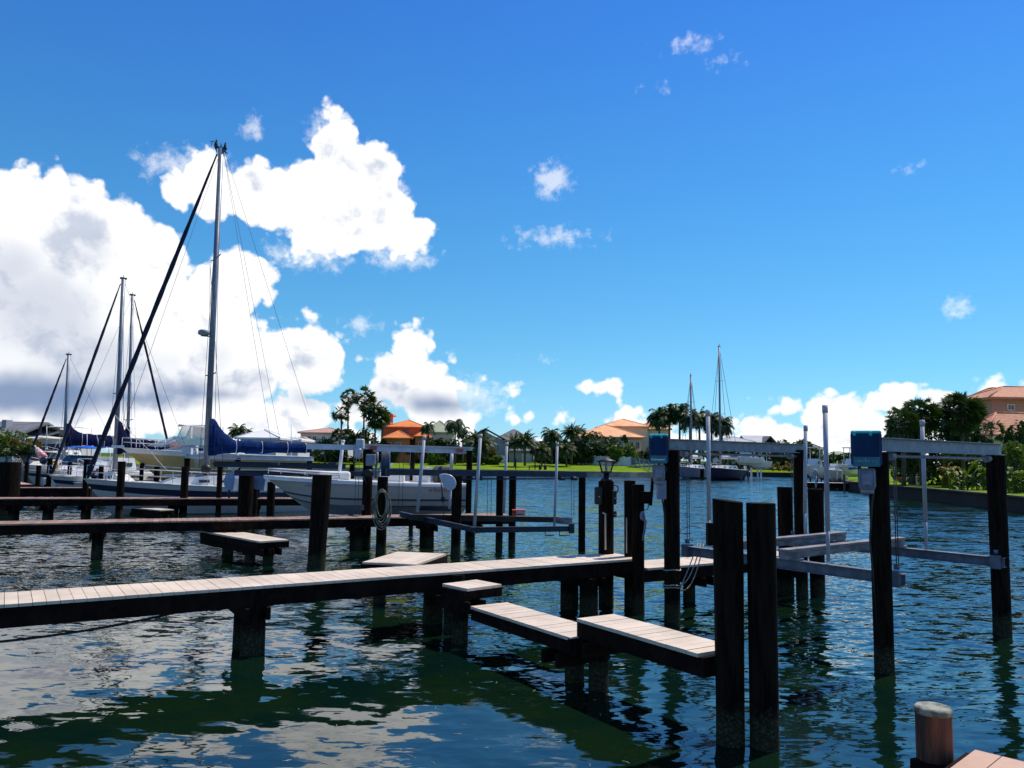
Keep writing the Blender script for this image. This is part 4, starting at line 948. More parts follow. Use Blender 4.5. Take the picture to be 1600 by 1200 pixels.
# --- mast 187, navy covers
def small_sail(label, pm, Y, pyt, pyd, bowpx, bowY, sternlen, staytop, staybot, coverm, boomend, hb=1.1, B=3.0, stripe=1, mr=.10, sp=((.5,.7),), cov=True, boomz=2.9, ch=.95, up=.5):
    m_ = XY(pm, Y, 730); bw = XY(bowpx, bowY, 740); d = (bw-m_).normalized(); sn = m_-d*sternlen
    rt, T, L = root_boat('sailboat', label, sn, bw, 0, 'sailboat', SG)
    rows = build_hull(T, rt, L, B, hb, hb*1.35, [hullg_m, navy_m, trim_m], [1,0,0,stripe,0,0], draft=.4, fine=1.9, trans=.65, rake=.7)
    mxx = L/2-(bw-m_).length
    cabin(T, rt, mxx-2.4, mxx+1.8, .9, .4, hb*1.1, .42, wins=3)
    kt = T.inverted() @ PD(pyt[0], pyt[1], Y)
    mast(T, rt, mxx, hb*1.2, kt.z, mr, spread=sp, rakex=kt.x-mxx)
    q = MB(T); q.box(kt.x-.18, kt.x+.18, -.08, .08, kt.z, kt.z+.10); q.tube([(kt.x,0,kt.z),(kt.x,0,kt.z+.25)], .02, 5); q.build('mast_head', black_m, rt)
    bt = T.inverted() @ PD(*staybot); furled(T, rt, (min(L/2-.1, 99), 0, hb*1.45), (kt.x+.15, 0, kt.z-.3), .085, dnavy_m)
    wires(T, rt, [((mxx, s_, hb*1.1), (kt.x, 0, kt.z-.05)) for s_ in (-B*.44,B*.44)] + [((-L/2+.2, 0, hb*1.1), (kt.x, 0, kt.z))] + [((mxx-.4, s_, hb*1.1), (mxx, 0, lerp(hb, kt.z, .52))) for s_ in (-B*.44,B*.44)], .010)
    if cov:
        be = T.inverted() @ PD(*boomend); sailcover(T, rt, mxx-.02, be.x, boomz, boomz-.1, ch, ch*.7, .6, coverm, up=up)
    for sg in (1,-1): rail(T, rt, [(x, sg*y*.95, z) for x,y,z in rows[-1][3::4]], .55, .014)
    return rt, T, L, mxx
navc_m = mat('navy canvas', (.002,.007,.05), (.002,.004,.028), .85, 2.5, spec=.08, bump=.5, bscale=3)
small_sail('white sailboat with navy boom cover, second tallest mast on the left', 180, 47, (191, 437), 0, 78, 44.5, 5.2, 0, (110,660,46), navc_m, (246, 706, 50), boomz=3.2, ch=.9, up=.7, mr=.14, sp=((.42,.8),))
small_sail('sailboat with a slimmer mast just behind, dark forestay sloping down to the right', 198, 55, (202, 463), 0, 274, 58, 5.0, 0, (272,690,57), navc_m, (150, 700, 53), boomz=3.5, ch=.8, mr=.11, B=2.8, sp=((.3,.6),))
small_sail('small sailboat with the shortest mast at the far left, navy boom cover', 99, 60, (106, 555), 0, 36, 58, 5.0, 0, (55,690,59), navc_m, (186, 699, 64), boomz=3.7, ch=1.0, mr=.12, B=2.8, sp=((.35,.6),))
# --- tan hulled cruiser
rt, T, L = root_boat('motor_cruiser', 'white express cruiser with a tan bottom raised on a lift, canvas enclosure', XY(470, 51.5, 720), XY(189, 45.5, 720), 1.22, 'motor boat')
build_hull(T, rt, L, 3.4, 1.5, 1.85, [tanhull_m, white_m, trim_m], [0,0,0,0,1,1], draft=.25, fine=2.3, trans=.9, rake=1.2)
s = MB(T); g = hull_rows(L, 3.4, 1.5, 1.85, draft=.25, fine=2.3, trans=.9, rake=1.2)[2]
for sg in (1,-1): s.tube([(x, sg*(y+.01), z) for x,y,z in g], .05, 5)
s.build('chine_stripe', trim_m, rt)
cabin(T, rt, -L*.12, L*.36, 1.45, .5, 1.6, .5, wins=2, slope=1.6, name='fore_cabin')  #
ws = MB(T); x0 = L*.13; ws.grid([[(x0+2.0,-.9,1.95),(x0+2.6,0,2.0),(x0+2.0,.9,1.95)],[(x0+.7,-1.1,2.55),(x0+1.1,0,2.62),(x0+.7,1.1,2.55)]]); 
for sg in (1,-1): ws.grid([[(x0+2.0,sg*.9,1.95),(x0-.8,sg*1.35,1.95)],[(x0+.7,sg*1.1,2.55),(x0-.8,sg*1.4,2.5)]])
ws.build('windshield', clear_m, rt)
for a, b in (((x0+2.0,-.9,1.95),(x0+.7,-1.1,2.55)), ((x0+2.0,.9,1.95),(x0+.7,1.1,2.55))): 
    ws = MB(T); ws.tube([a, b], .035, 6); ws.build('windshield_frame', trim_m, rt)
for a, b in (((x0+.7,-1.1,2.55),(x0+.45,-1.1,3.2)), ((x0-.8,-1.35,1.95),(x0-.8,-1.35,3.25)), ((x0-.8,1.35,1.95),(x0-.8,1.35,3.25)), ((x0+.7,1.1,2.55),(x0+.45,1.1,3.2)), ((x0-1.3,-1.4,2.0),(x0-1.3,-1.4,3.2)), ((x0-1.3,1.4,2.0),(x0-1.3,1.4,3.2))):
    ws = MB(T); ws.tube([a, b], .03, 6); ws.build('top_post', trim_m, rt)
ws = MB(T); ws.grid([[(x0+.7,-1.15,3.2),(x0-.8,-1.4,3.3),(x0-1.4,-1.4,3.22)],[(x0+.9,0,3.32),(x0-.8,0,3.42),(x0-1.4,0,3.34)],[(x0+.7,1.15,3.2),(x0-.8,1.4,3.3),(x0-1.4,1.4,3.22)]]); ws.build('canvas_top', white_m, rt)
for sg in (1,-1):
    ws = MB(T); ws.grid([[(x0+.7,sg*1.1,2.56),(x0-.1,sg*1.25,2.53)],[(x0+.45,sg*1.12,3.2),(x0-.1,sg*1.25,3.24)]]); ws.build('vinyl_panel', clear_m, rt)
    ws = MB(T); ws.grid([[(x0-.2,sg*1.27,2.53),(x0-1.1,sg*1.38,2.4)],[(x0-.2,sg*1.27,3.24),(x0-1.1,sg*1.38,3.2)]]); ws.build('vinyl_panel', clear_m, rt)
rail(T, rt, [(L*.15,-1.35,1.78),(L*.3,-1.0,1.85),(L*.42,-.55,1.9),(L*.5,0,1.95),(L*.42,.55,1.9),(L*.3,1.0,1.85)], .5, .02, name='bow_rail')
an = MB(T); an.box(L*.5-.1, L*.5+.5, -.2, .2, 1.85, 2.0); an.build('bow_pulpit', white_m, rt)
# --- centre console boat on the lift
rt, T, L = root_boat('centre_console_boat', 'white open fishing boat with a dark outboard, bow left, held up on the white lift', XY(722, 29.2, 770), XY(412, 27.2, 750), 1.06, 'motor boat')
rows = build_hull(T, rt, L, 2.5, .80, 1.02, [hullg_m, navy_m, white_m], [0,0,0,0,0,0], draft=.30, fine=2.2, trans=.93, rake=1.3, flare=.2)
gw = MB(T); g = rows[-1]
for sg in (1,-1): gw.grid([[(x, sg*(y+.03), z-.10) for x,y,z in g], [(x, sg*(y+.03), z+.03) for x,y,z in g], [(x, sg*(y*.88), z+.04) for x,y,z in g]])
gw.build('gunwale', white_m, rt)
cs = MB(T)
for lv, rr_ in ((1, .022), (2, .03)):
    for sg in (1,-1): cs.tube([(x, sg*(y+.012), z) for x,y,z in rows[lv]], rr_, 5)
cs.build('chine_stripe', navy_m, rt)
cs = MB(T); cs.bbox(-1.3, -.5, -.42, .42, .75, 1.22, .08); cs.build('console', white_m, rt)
cs = MB(T); cs.grid([[(-.5,-.42,1.22),(-.35,0,1.24),(-.5,.42,1.22)],[(-.95,-.36,1.5),(-.85,0,1.52),(-.95,.36,1.5)]]); cs.build('windshield', clear_m, rt)
cs = MB(T); cs.bbox(-2.2, -1.7, -.45, .45, .75, 1.2, .06); cs.box(-2.25,-2.1,-.5,.5,1.21,1.38); cs.build('seat', white_m, rt)
cs = MB(T); cs.bbox(-3.0, -2.45, -.6, .5, .75, 1.42, .12); cs.build('black_seat_cover', black_m, rt)
cs = MB(T); cs.bbox(.6, 1.6, -.5, .5, .9, 1.2, .06); cs.build('forward_seat', white_m, rt)
rail(T, rt, [(L*.15,-1.1,1.0),(L*.3,-.85,1.05),(L*.42,-.5,1.1),(L*.48,0,1.12),(L*.42,.5,1.1),(L*.3,.85,1.05),(L*.15,1.1,1.0)], .16, .018, name='bow_rail')
outboard(T, rt, -L/2, 0, .7, .85)
hd = T.to_euler().z
for x, sz, m, nm in ((L*.26, .10, lettd_m, 'registration'), (-L*.34, .17, lettr_m, 'boat_name')):
    # hull side facing the camera is +y side or -y side
    i = min(range(len(rows[4])), key=lambda k: abs(rows[4][k][0]-x)); yy = rows[4][i][1]; zz = rows[4][i][2]
    sgn = 1 if (T @ Vector((0,1,0)) - T @ Vector((0,0,0))).y < 0 else -1
    i2 = min(i+2, len(rows[4])-1); i1 = max(i-2, 0)
    sl_ = math.atan2(sgn*(rows[4][i2][1]-rows[4][i1][1]), rows[4][i2][0]-rows[4][i1][0])
    l = MB(); scribble(l, .7, sz, 3, T @ Matrix.Translation((x, sgn*(yy+.035), zz-.02)) @ Matrix.Rotation(sl_ + (PI if sgn > 0 else 0), 4, 'Z')); l.build(nm, m, rt)
# --- low white runabout bow pointing right, and cluttered cruisers at the left
def cruiser(label, sx, sY, bx, bY, z, B, fs, fb, top=True, topm=white_m, m0=hullg_m, stripe=0, name='motor_boat', rl=True, ch=.6, tz=2.2):
    rt, T, L = root_boat(name, label, XY(sx, sY, 730), XY(bx, bY, 730), z, 'motor boat', 'motor boats crowded at the left')
    build_hull(T, rt, L, B, fs, fb, [m0, navy_m, trim_m], [0,0,0,stripe,0,0], draft=.3, fine=2.2, trans=.88, rake=1.0)
    cabin(T, rt, -L*.15, L*.32, B*.38, B*.15, fs+.1, ch, wins=2, slope=1.0)
    if top:
        q = MB(T); q.grid([[(-L*.32,-B*.42,fs+tz),(0,-B*.42,fs+tz+.1),(L*.08,-B*.38,fs+tz)],[(-L*.32,0,fs+tz+.12),(0,0,fs+tz+.22),(L*.10,0,fs+tz+.1)],[(-L*.32,B*.42,fs+tz),(0,B*.42,fs+tz+.1),(L*.08,B*.38,fs+tz)]]); q.build('bimini_top', topm, rt)
        q = MB(T)
        for x in (-L*.3, -L*.1, L*.06):
            for sg in (1,-1): q.tube([(x, sg*B*.42, fs), (x+.1, sg*B*.41, fs+tz+.02)], .025, 5)
        q.build('top_frame', aluw_m, rt)
        q = MB(T); q.grid([[(L*.16,-B*.34,fs+ch),(L*.2,0,fs+ch+.03),(L*.16,B*.34,fs+ch)],[(L*.06,-B*.36,fs+ch+.65),(L*.1,0,fs+ch+.7),(L*.06,B*.36,fs+ch+.65)]]); q.build('windshield', glass_m, rt)
    if rl: rail(T, rt, [(L*.1,-B*.42,fs+.1),(L*.25,-B*.33,fs+.2),(L*.4,-B*.2,fb),(L*.49,0,fb),(L*.4,B*.2,fb),(L*.25,B*.33,fs+.2)], .5, .018, name='bow_rail')
    return rt, T, L
cruiser('low white runabout with a dark window strip beside the tan bottomed cruiser', 140, 46, 222, 43.5, .35, 2.3, .75, .8, top=False, rl=False, ch=.55)
cruiser('white cruiser with a cream top at the far left', 112, 66, 22, 58, 0, 3.2, 1.5, 1.9, topm=mat('cream canvas top', (.75,.68,.48)), tz=2.3)
rt, T, L = cruiser('white cruiser under a bright blue bimini top', 190, 60, 68, 52, 0, 3.2, 1.3, 1.7, topm=bblue_m, tz=1.75)
cruiser('flybridge cruiser with long white hardtop, far behind the left masts', 130, 84, 50, 76, 0, 4.2, 2.3, 2.8, tz=2.9)
rt, T, L = cruiser('white boat with dark lower hull and cluttered deck gear', 215, 50, 75, 44.8, 0, 2.9, 1.25, 1.55, top=False, stripe=0, m0=mat('olive brown hull', (.10,.085,.05), (.06,.05,.03), .4, 2))
outboard(T, rt, -L*.1, .9, 1.6, .8)
cruiser('white cruiser partly hidden behind the olive hulled boat', 230, 54, 120, 49, 0, 3.0, 1.5, 1.9, top=False, ch=.9)
# foredeck clutter: anchors, coiled lines, winches as separate small things
r9 = random.Random(12)
for (px, py, Y, lb) in ((147, 744, 37.2, 'black fuel can on the foredeck of the large sailboat'), (152, 738, 46, 'dark winch drum on the white boats at the left')):
    c = PD(px, py, Y); mb = MB(); mb.ball(c, .16, .14, .14, 10, 7); mb.box(c.x-.05, c.x+.05, c.y-.05, c.y+.05, c.z+.1, c.z+.2); mb.build('deck_gear', black_m, label=lb, cat='deck gear')
c = PD(315, 733, 37.5); mb = MB(); mb.bbox  # dark covered gear on the big sailboat
mb = MB(Matrix.Translation(PD(322, 733, 38.0))); mb.ball((0,0,0), .26,.2,.24, 10, 8); mb.box(-.1,.1,-.1,.1,-.3,-.1); mb.build('covered_winch', black_m, label='black covered gear at the foot of the tallest mast', cat='deck gear')
# dinghy davits / dish seen above the dark beams
t = thing('white_seat', 'white rounded helm seat seen between the two dark lift beams', 'seat', PD(364, 735, 37))
mb = MB(Matrix.Translation(PD(365, 729, 37))); mb.ball((0,0,0), .28,.15,.17,12,8); mb.build('backrest', white_m, t)
mb = MB(Matrix.Translation(PD(365, 734, 37))); mb.tube([(0,0,-.3),(0,0,0)], .05, 8); mb.build('stem', aluw_m, t)
# flag on a tilted staff, yellow life vest
fg = thing('flag', 'furled red white and blue flag on a tilted staff at the left', 'flag', PD(76, 728, 50))
mb = MB(); mb.tube([PD(76,728,50), PD(54,696,50)], .04, 6); mb.build('staff', trim_m, fg)
mb = MB(); mb.tube([PD(57,700,50), PD(61,706,50), PD(66,712,50), PD(70,717,50)], [.10,.20,.26,.22], 8); mb.build('cloth', fl_m, fg)
mb = MB(); mb.tube([PD(67,716,49.9), PD(70,720,49.9), PD(73,724,49.9)], [.25,.30,.12], 8); mb.build('canton', navy_m, fg)
mb = MB(); c = PD(85, 727, 46); mb.tube([c+Vector((.18*math.cos(a), 0, .22*math.sin(a))) for a in [-1.1+.36*i for i in range(13)]], .08, 8); mb.build('life_ring', yel_m, label='yellow horseshoe life ring on the stern rail of a left hand boat', cat='life ring')
# --- far right sailboats
def far_sail(label, px, Y, pyt, sx, bx, m0, B, hb, cvr, dY):
    m_ = XY(px, Y, 740); bw = XY(bx, Y-dY, 740); sn = XY(sx, Y+dY, 740)
    rt, T, L = root_boat('sailboat', label, sn, bw, 0, 'sailboat', 'sailboats moored on the far bank')
    build_hull(T, rt, L, B, hb, hb*1.3, [m0, white_m, trim_m], [0,0,0,0,0,1], draft=.3, fine=1.9, trans=.7, rake=.7)
    loc = T.inverted() @ v2(m_, 0); x = loc.x
    cabin(T, rt, x-3, x+2, B*.3, B*.12, hb*1.1, .55, wins=3)
    zt_ = ztop(m_, pyt); mast(T, rt, x, hb, zt_, .16, spread=((.45,.9),(.72,.7)))
    q = MB(T); q.tube([(x,0,zt_),(x,0,zt_+.5)], .05, 5); q.box(x-.3,x+.3,-.05,.05,zt_,zt_+.12); q.build('mast_head', wire_m, rt)
    wires(T, rt, [((L/2-.2,0,hb*1.3),(x,0,zt_-.2)), ((-L/2+.2,0,hb),(x,0,zt_)), ((x,B*.45,hb),(x,0,zt_)), ((x,-B*.45,hb),(x,0,zt_))], .03, 'stay')
    sailcover(T, rt, x-.05, x-4.4, hb+1.9, hb+1.8, .7, .45, .5, cvr)
    q = MB(T); q.grid([[(x-4.6,-B*.4,hb+2.2),(x-2.4,-B*.4,hb+2.3)],[(x-4.6,0,hb+2.35),(x-2.4,0,hb+2.45)],[(x-4.6,B*.4,hb+2.2),(x-2.4,B*.4,hb+2.3)]]); q.build('bimini_top', bblue_m if m0 == navy_m else white_m, rt)
    rail(T, rt, [(L*.1,-B*.4,hb*1.1),(L*.3,-B*.3,hb*1.2),(L*.48,0,hb*1.3),(L*.3,B*.3,hb*1.2)], .6, .03)
far_sail('blue grey hulled sailboat on the far bank, shorter of two masts', 1079.5, 125, 588, 1100, 1060, mat('blue grey hull', (.16,.22,.32), (.12,.17,.26), .35, 1), 3.2, 1.5, white_m, 4)
far_sail('navy hulled sailboat on the far bank with the taller mast and blue bimini', 1119.5, 120, 543, 1158, 1102, navy_m, 3.6, 1.5, white_m, 3)

for k, (a, b, Y, lb) in enumerate(((( 172, 640), (236, 706), 45, 'white line slanting down right of the second tallest mast'), ((236, 706), (262, 735), 44, 'white line from the raised cruiser bow down to the water'), ((90, 690), (60, 745), 47, 'pale mooring line beside the flag'))):
    mb = MB(); p, q = PD(*a, Y), PD(*b, Y); mb.tube([lerp(p, q, i/8)-Vector((0,0,.25*(i/8)*(1-i/8))) for i in range(9)], .016, 5); mb.build('mooring_line', lettw_m, label=lb, cat='rope', group='pale lines on the left hand boats')
for px, y0, y1, Y, lb in ((73, 665, 700, 56, 'thin white antenna left of the shortest mast boats'), (136, 676, 712, 58, 'thin white antenna right of the shortest mast'), (157, 684, 720, 50, 'short white antenna left of the second tallest mast'), (455, 664, 718, 50, 'thin grey pole behind the end of the blue sail cover')):
    mb = MB(); mb.tube([PD(px, y1, Y), PD(px, y0, Y)], .025, 5); mb.tube([PD(px, y1+3, Y), PD(px, y1, Y)], .05, 6); mb.build('antenna', aluw_m, label=lb, cat='antenna', group='antennas over the left hand boats')

# ---------------------------------------------------------------- houses
def hip(mb, x0, x1, y0, y1, z0, z1, over=.6, ridge=None):
    """hip roof over a plan rectangle, fascia 0.25 m deep"""
    X0, X1, Y0, Y1 = x0-over, x1+over, y0-over, y1+over
    w, d = X1-X0, Y1-Y0; k = min(w, d)/2 if ridge is None else ridge
    if w >= d: r0, r1 = (X0+k, (Y0+Y1)/2), (X1-k, (Y0+Y1)/2)
    else: r0, r1 = ((X0+X1)/2, Y0+k), ((X0+X1)/2, Y1-k)
    vs = [(X0,Y0,z0),(X1,Y0,z0),(X1,Y1,z0),(X0,Y1,z0),(X0,Y0,z0+.25),(X1,Y0,z0+.25),(X1,Y1,z0+.25),(X0,Y1,z0+.25),(*r0,z1),(*r1,z1)]
    f = [(0,3,2,1),(0,1,5,4),(1,2,6,5),(2,3,7,6),(3,0,4,7)]
    f += [(4,5,9,8),(5,6,9),(6,7,8,9),(7,4,8)] if w >= d else [(4,5,8),(5,6,9,8),(6,7,9),(7,4,8,9)]
    mb.add(vs, f)
    for a, b in ((4,8),(7,8 if w >= d else 9),(5,9 if w >= d else 8),(6,9),(8,9)):
        if (Vector(vs[a])-Vector(vs[b])).length > .3: mb.tube([vs[a], vs[b]], .11, 5)
def gable(mb, x0, x1, y0, y1, z0, z1, over=.5, along='x'):
    X0, X1, Y0, Y1 = x0-over, x1+over, y0-over, y1+over; t = .22
    if along == 'x': A = [(X0,Y0,z0),(X0,(Y0+Y1)/2,z1),(X0,Y1,z0)]; dv = (X1-X0,0,0)
    else: A = [(X0,Y0,z0),((X0+X1)/2,Y0,z1),(X1,Y0,z0)]; dv = (0,Y1-Y0,0)
    pts = A + [(p[0],p[1],p[2]-t) for p in A[::-1]]
    mb.slab(pts, 0, dv)
def house(label, Y, group=None, cat='house', name='house'):
    return thing(name, label, cat, (0, Y, 1), group), Y
def block(root, Y, px0, px1, pyb, pye, dep, wm, off=0.0):
    """wall block whose front is at Y+off, between columns px0..px1, from row pyb (base) up to row pye (eave)"""
    F_ = Y+off; a = PD(px0, pyb, F_); b = PD(px1, pye, F_); z0 = min(a.z, 1.2)
    mb = MB(); mb.box(a.x, b.x, F_, F_+dep, z0, b.z); mb.build('wall', wm, root); return a.x, b.x, F_, F_+dep, b.z
def wins(root, F_, lst, m=glass_m, fm=trim_m, arch=False):
    for (x0, x1, y0, y1) in lst:
        a = PD(x0, y1, F_); b = PD(x1, y0, F_)
        f = MB(); w = .10
        f.box(a.x-w, b.x+w, F_-.08, F_-.003, b.z, b.z+w); f.box(a.x-w, b.x+w, F_-.10, F_-.003, a.z-w, a.z-.002)
        f.box(a.x-w, a.x-.002, F_-.08, F_-.003, a.z, b.z-.002); f.box(b.x+.002, b.x+w, F_-.08, F_-.003, a.z, b.z-.002)
        fo = f.build('window', fm, root)
        g = MB(); g.box(a.x, b.x, F_-.03, F_-.004, a.z, b.z-.003); g.build('pane', m, fo)
        g = MB(); g.box((a.x+b.x)/2-.03, (a.x+b.x)/2+.03, F_-.05, F_-.031, a.z, b.z-.004); g.build('mullion', fm, fo)
def roofz(py, px, Y): return PD(px, py, Y).z

# orange villa
h, Y = house('orange roofed terracotta villa with a round window and a tall tower', 168)
x0, x1, f, bk, ze = block(h, Y, 598, 662, 724, 669, 10, orw_m); mb = MB(); hip(mb, x0+1, x1, f, bk, ze, roofz(656, 630, Y+4)); mb.build('roof', orr_m, h)
x0, x1, f2, bk, ze = block(h, Y, 600, 640, 724, 686, 5, orw_m, off=-4.5); mb = MB(); hip(mb, x0, x1, f2, bk, ze, roofz(673, 620, Y-3)); mb.build('roof', orr_m, h)
x0, x1, f3, bk, ze = block(h, Y, 648, 668, 724, 683, 4, orw_m, off=-3.5); mb = MB(); hip(mb, x0, x1, f3, bk, ze, roofz(675, 656, Y-2), .4); mb.build('roof', orr_m, h)
x0, x1, f4, bk, ze = block(h, Y, 594, 610, 724, 650, 4, orw_m, off=1); mb = MB(); hip(mb, x0, x1, f4, bk, ze, roofz(643.5, 602, Y+2)); mb.build('roof', orr_m, h)
c = PD(633, 674, Y-.06); mb = MB(); mb.tube([c+Vector((0,-.06,0)), c+Vector((0,.02,0))], .5, 18); w = mb.build('round_window', glass_m, h)
mb = MB(); mb.tube([c+Vector((.58*math.cos(a),-.04,.58*math.sin(a))) for a in [2*PI*i/20 for i in range(21)]], .09, 6, cap=False); mb.build('frame', orw_m, w)
wins(h, f2, [(606,611,692,700),(619,626,692,700)]); wins(h, f4, [(599,602,655,664),(604,607,655,664)]); wins(h, f3, [(654,660,690,698)])
# pink roofed white house left of the palms
h, Y = house('white house with a pink brown hip roof left of the tall palms', 185)
x0, x1, f, bk, ze = block(h, Y, 468, 540, 724, 678, 12, wst_m); mb = MB(); hip(mb, x0, x1, f, bk, ze, roofz(668, 500, Y+5)); mb.build('roof', pkr_m, h)
wins(h, f, [(480,485,682,690),(489,494,682,690),(503,508,682,690)])
x0, x1, f, bk, ze = block(h, Y, 456, 480, 724, 690, 8, wst_m, off=-7); mb = MB(); hip(mb, x0, x1, f, bk, ze, roofz(683, 470, Y-3)); mb.build('roof', pkr_m, h)
# white pavilion roof behind the sail cover
h, Y = house('white pyramid roofed pavilion behind the blue sail cover', 105, name='pavilion', cat='pavilion')
x0, x1, f, bk, ze = block(h, Y, 374, 432, 722, 687, 5, wst_m); mb = MB(); hip(mb, x0, x1, f, bk, ze, roofz(671, 402, Y+2)); mb.build('roof', whr_m, h); wins(h, f, [(385,392,692,702),(412,420,692,702)])
h, Y = house('low white hip roof right of the pavilion behind the sail cover', 120)
x0, x1, f, bk, ze = block(h, Y, 420, 466, 722, 690, 7, wst_m); mb = MB(); hip(mb, x0, x1, f, bk, ze, roofz(683, 440, Y+3)); mb.build('roof', whr_m, h); wins(h, f, [(430,437,696,704),(448,455,696,704)])
# green tiled
h, Y = house('pale green tiled roof between the orange villa and the feathery palms', 190)
x0, x1, f, bk, ze = block(h, Y, 664, 704, 724, 677, 12, crw_m); mb = MB(); hip(mb, x0, x1, f, bk, ze, roofz(658, 685, Y+6)); mb.build('roof', gnr_m, h); wins(h, f, [(672,677,684,692),(688,693,684,692)])
# grey gabled
h, Y = house('grey sided house with steep dark gables and a garage', 172)
x0, x1, f, bk, ze = block(h, Y, 724, 792, 724, 691, 10, gyw_m)
zr = roofz(671, 757, Y); mb = MB(); gable(mb, x0, x1, f, bk, ze+.12, zr+.3, over=.7, along='y'); mb.build('roof', grr_m, h)
mb = MB(); mb.slab([(x0, f, ze+.002), (x1, f, ze+.002), ((x0+x1)/2, f, zr-.5)], 0, (0, 9, 0)); mb.build('gable_wall', gyw_m, h)
x2, x3, f5, bk5, ze5 = block(h, Y, 770, 834, 724, 692, 9, gyw_m, off=10.5); mb = MB(); hip(mb, x2, x3, f5, bk5, ze5, roofz(671, 795, Y+15), .6); mb.build('roof', grr_m, h)
x0, x1, f2, bk, ze = block(h, Y, 795, 834, 724, 706, 10, gyw_m, off=-1); mb = MB(); hip(mb, x0, x1, f2, bk, ze, roofz(699, 815, Y+2)); mb.build('roof', grr_m, h)
wins(h, f, [(763,768,698,712),(776,780,694,706)])
a = PD(815, 723, f2); b = PD(831, 709, f2); mb = MB(); mb.box(a.x, b.x, f2-.06, f2-.004, 1.9, b.z); mb.build('garage_door', wst_m, h)
h, Y = house('tan shingled house half hidden between the palms right of the grey gables', 182)
x0, x1, f, bk, ze = block(h, Y, 836, 868, 724, 697, 9, crw_m); mb = MB(); hip(mb, x0, x1, f, bk, ze, roofz(688, 850, Y+4)); mb.build('roof', mat('tan shingles', (.32,.26,.19), (.26,.2,.15), .85, 1), h); wins(h, f, [(842,848,702,710),(856,862,702,710)])
# peach roofed mansion
h, Y = house('large cream mansion with broad peach tiled hip roofs behind the white fence', 166)
x0, x1, f, bk, ze = block(h, Y, 902, 1002, 724, 685, 14, crw_m); mb = MB(); hip(mb, x0, x1, f, bk, ze, roofz(664, 960, Y+7), .9); mb.build('roof', per_m, h)
x0, x1, f2, bk2, ze2 = block(h, Y, 943, 1012, 700, 668, 12, crw_m, off=8); mb = MB(); hip(mb, x0, x1, f2, bk2, ze2, roofz(655, 970, Y+14)); mb.build('roof', per_m, h)
x0, x1, f3, bk3, ze3 = block(h, Y, 1002, 1045, 724, 672, 12, crw_m, off=10); mb = MB(); hip(mb, x0, x1, f3, bk3, ze3, roofz(659, 1020, Y+16)); mb.build('roof', per_m, h)
wins(h, f, [(967,971,690,695),(973,976,690,695),(978,981,690,695),(985,989,691,700),(994,999,691,701),(910,916,694,702),(925,931,694,702)]); wins(h, f3, [(1008,1011,680,690),(1022,1026,680,690),(1031,1034,682,696)])
mb = MB()
for k in range(3):
    cx = 1002+k*9; a = PD(cx-4, 722, Y-2)
    pts = [PD(cx-4+8*i/10, 714-4.2*math.sin(PI*i/10), Y-2) for i in range(11)]
    mb.tube(pts, .16, 6); mb.tube([PD(cx-4,724,Y-2), pts[0]], .2, 6)
mb.tube([PD(1024,724,Y-2), PD(1024,714,Y-2)], .2, 6); mb.build('loggia_arches', crw_m, h)
mb = MB(); a = PD(994, 711, Y-2.4); b = PD(1030, 707, Y-2.4); mb.box(a.x, b.x, Y-2.5, Y-.01, a.z-.1, b.z); mb.build('loggia_roof', per_m, h)
# grey roofs right of the royal palms
h, Y = house('long pale grey metal roof behind the far bank sailboats', 200)
x0, x1, f, bk, ze = block(h, Y, 1130, 1176, 724, 692, 14, wst_m); mb = MB(); hip(mb, x0, x1, f, bk, ze, roofz(683, 1150, Y+7)); mb.build('roof', lgr_m, h); wins(h, f, [(1140,1146,698,706)])
x0, x1, f, bk, ze = block(h, Y, 1134, 1152, 730, 705, 6, gyw_m, off=-12); mb = MB(); gable(mb, x0, x1, f, bk, ze, ze+1.6, along='y'); mb.build('roof', lgr_m, h)
h, Y = house('pale grey gable roofed house with a dark gable end, beside the round trees', 205)
x0, x1, f, bk, ze = block(h, Y, 1172, 1208, 724, 694, 12, gyw_m); mb = MB(); gable(mb, x0, x1, f, bk, ze, roofz(680.5, 1190, Y+6)); mb.build('roof', lgr_m, h); wins(h, f, [(1180,1186,698,706),(1195,1200,698,706)])
mb = MB(); a = PD(1194, 694, Y-1); b = PD(1203, 681, Y-1); c = PD(1213, 694, Y-1); gable(mb, a.x, c.x, Y-1, Y+8, a.z, b.z, along='y'); mb.build('roof', grr_m, h)
h, Y = house('olive grey roofed house between the pale guide poles', 180)
x0, x1, f, bk, ze = block(h, Y, 1256, 1286, 724, 704, 10, crw_m); mb = MB(); hip(mb, x0, x1, f, bk, ze, roofz(692.5, 1270, Y+5)); mb.build('roof', mat('olive shingles', (.22,.21,.18), (.17,.16,.14), .85, 1), h); wins(h, f, [(1280,1284,708,713)])
h, Y = house('small pale green roof low behind the trees right of the guide poles', 230)
x0, x1, f, bk, ze = block(h, Y, 1308, 1326, 724, 712, 8, crw_m); mb = MB(); hip(mb, x0, x1, f, bk, ze, roofz(706, 1317, Y+4)); mb.build('roof', gnr_m, h); wins(h, f, [(1313,1317,714,718)])
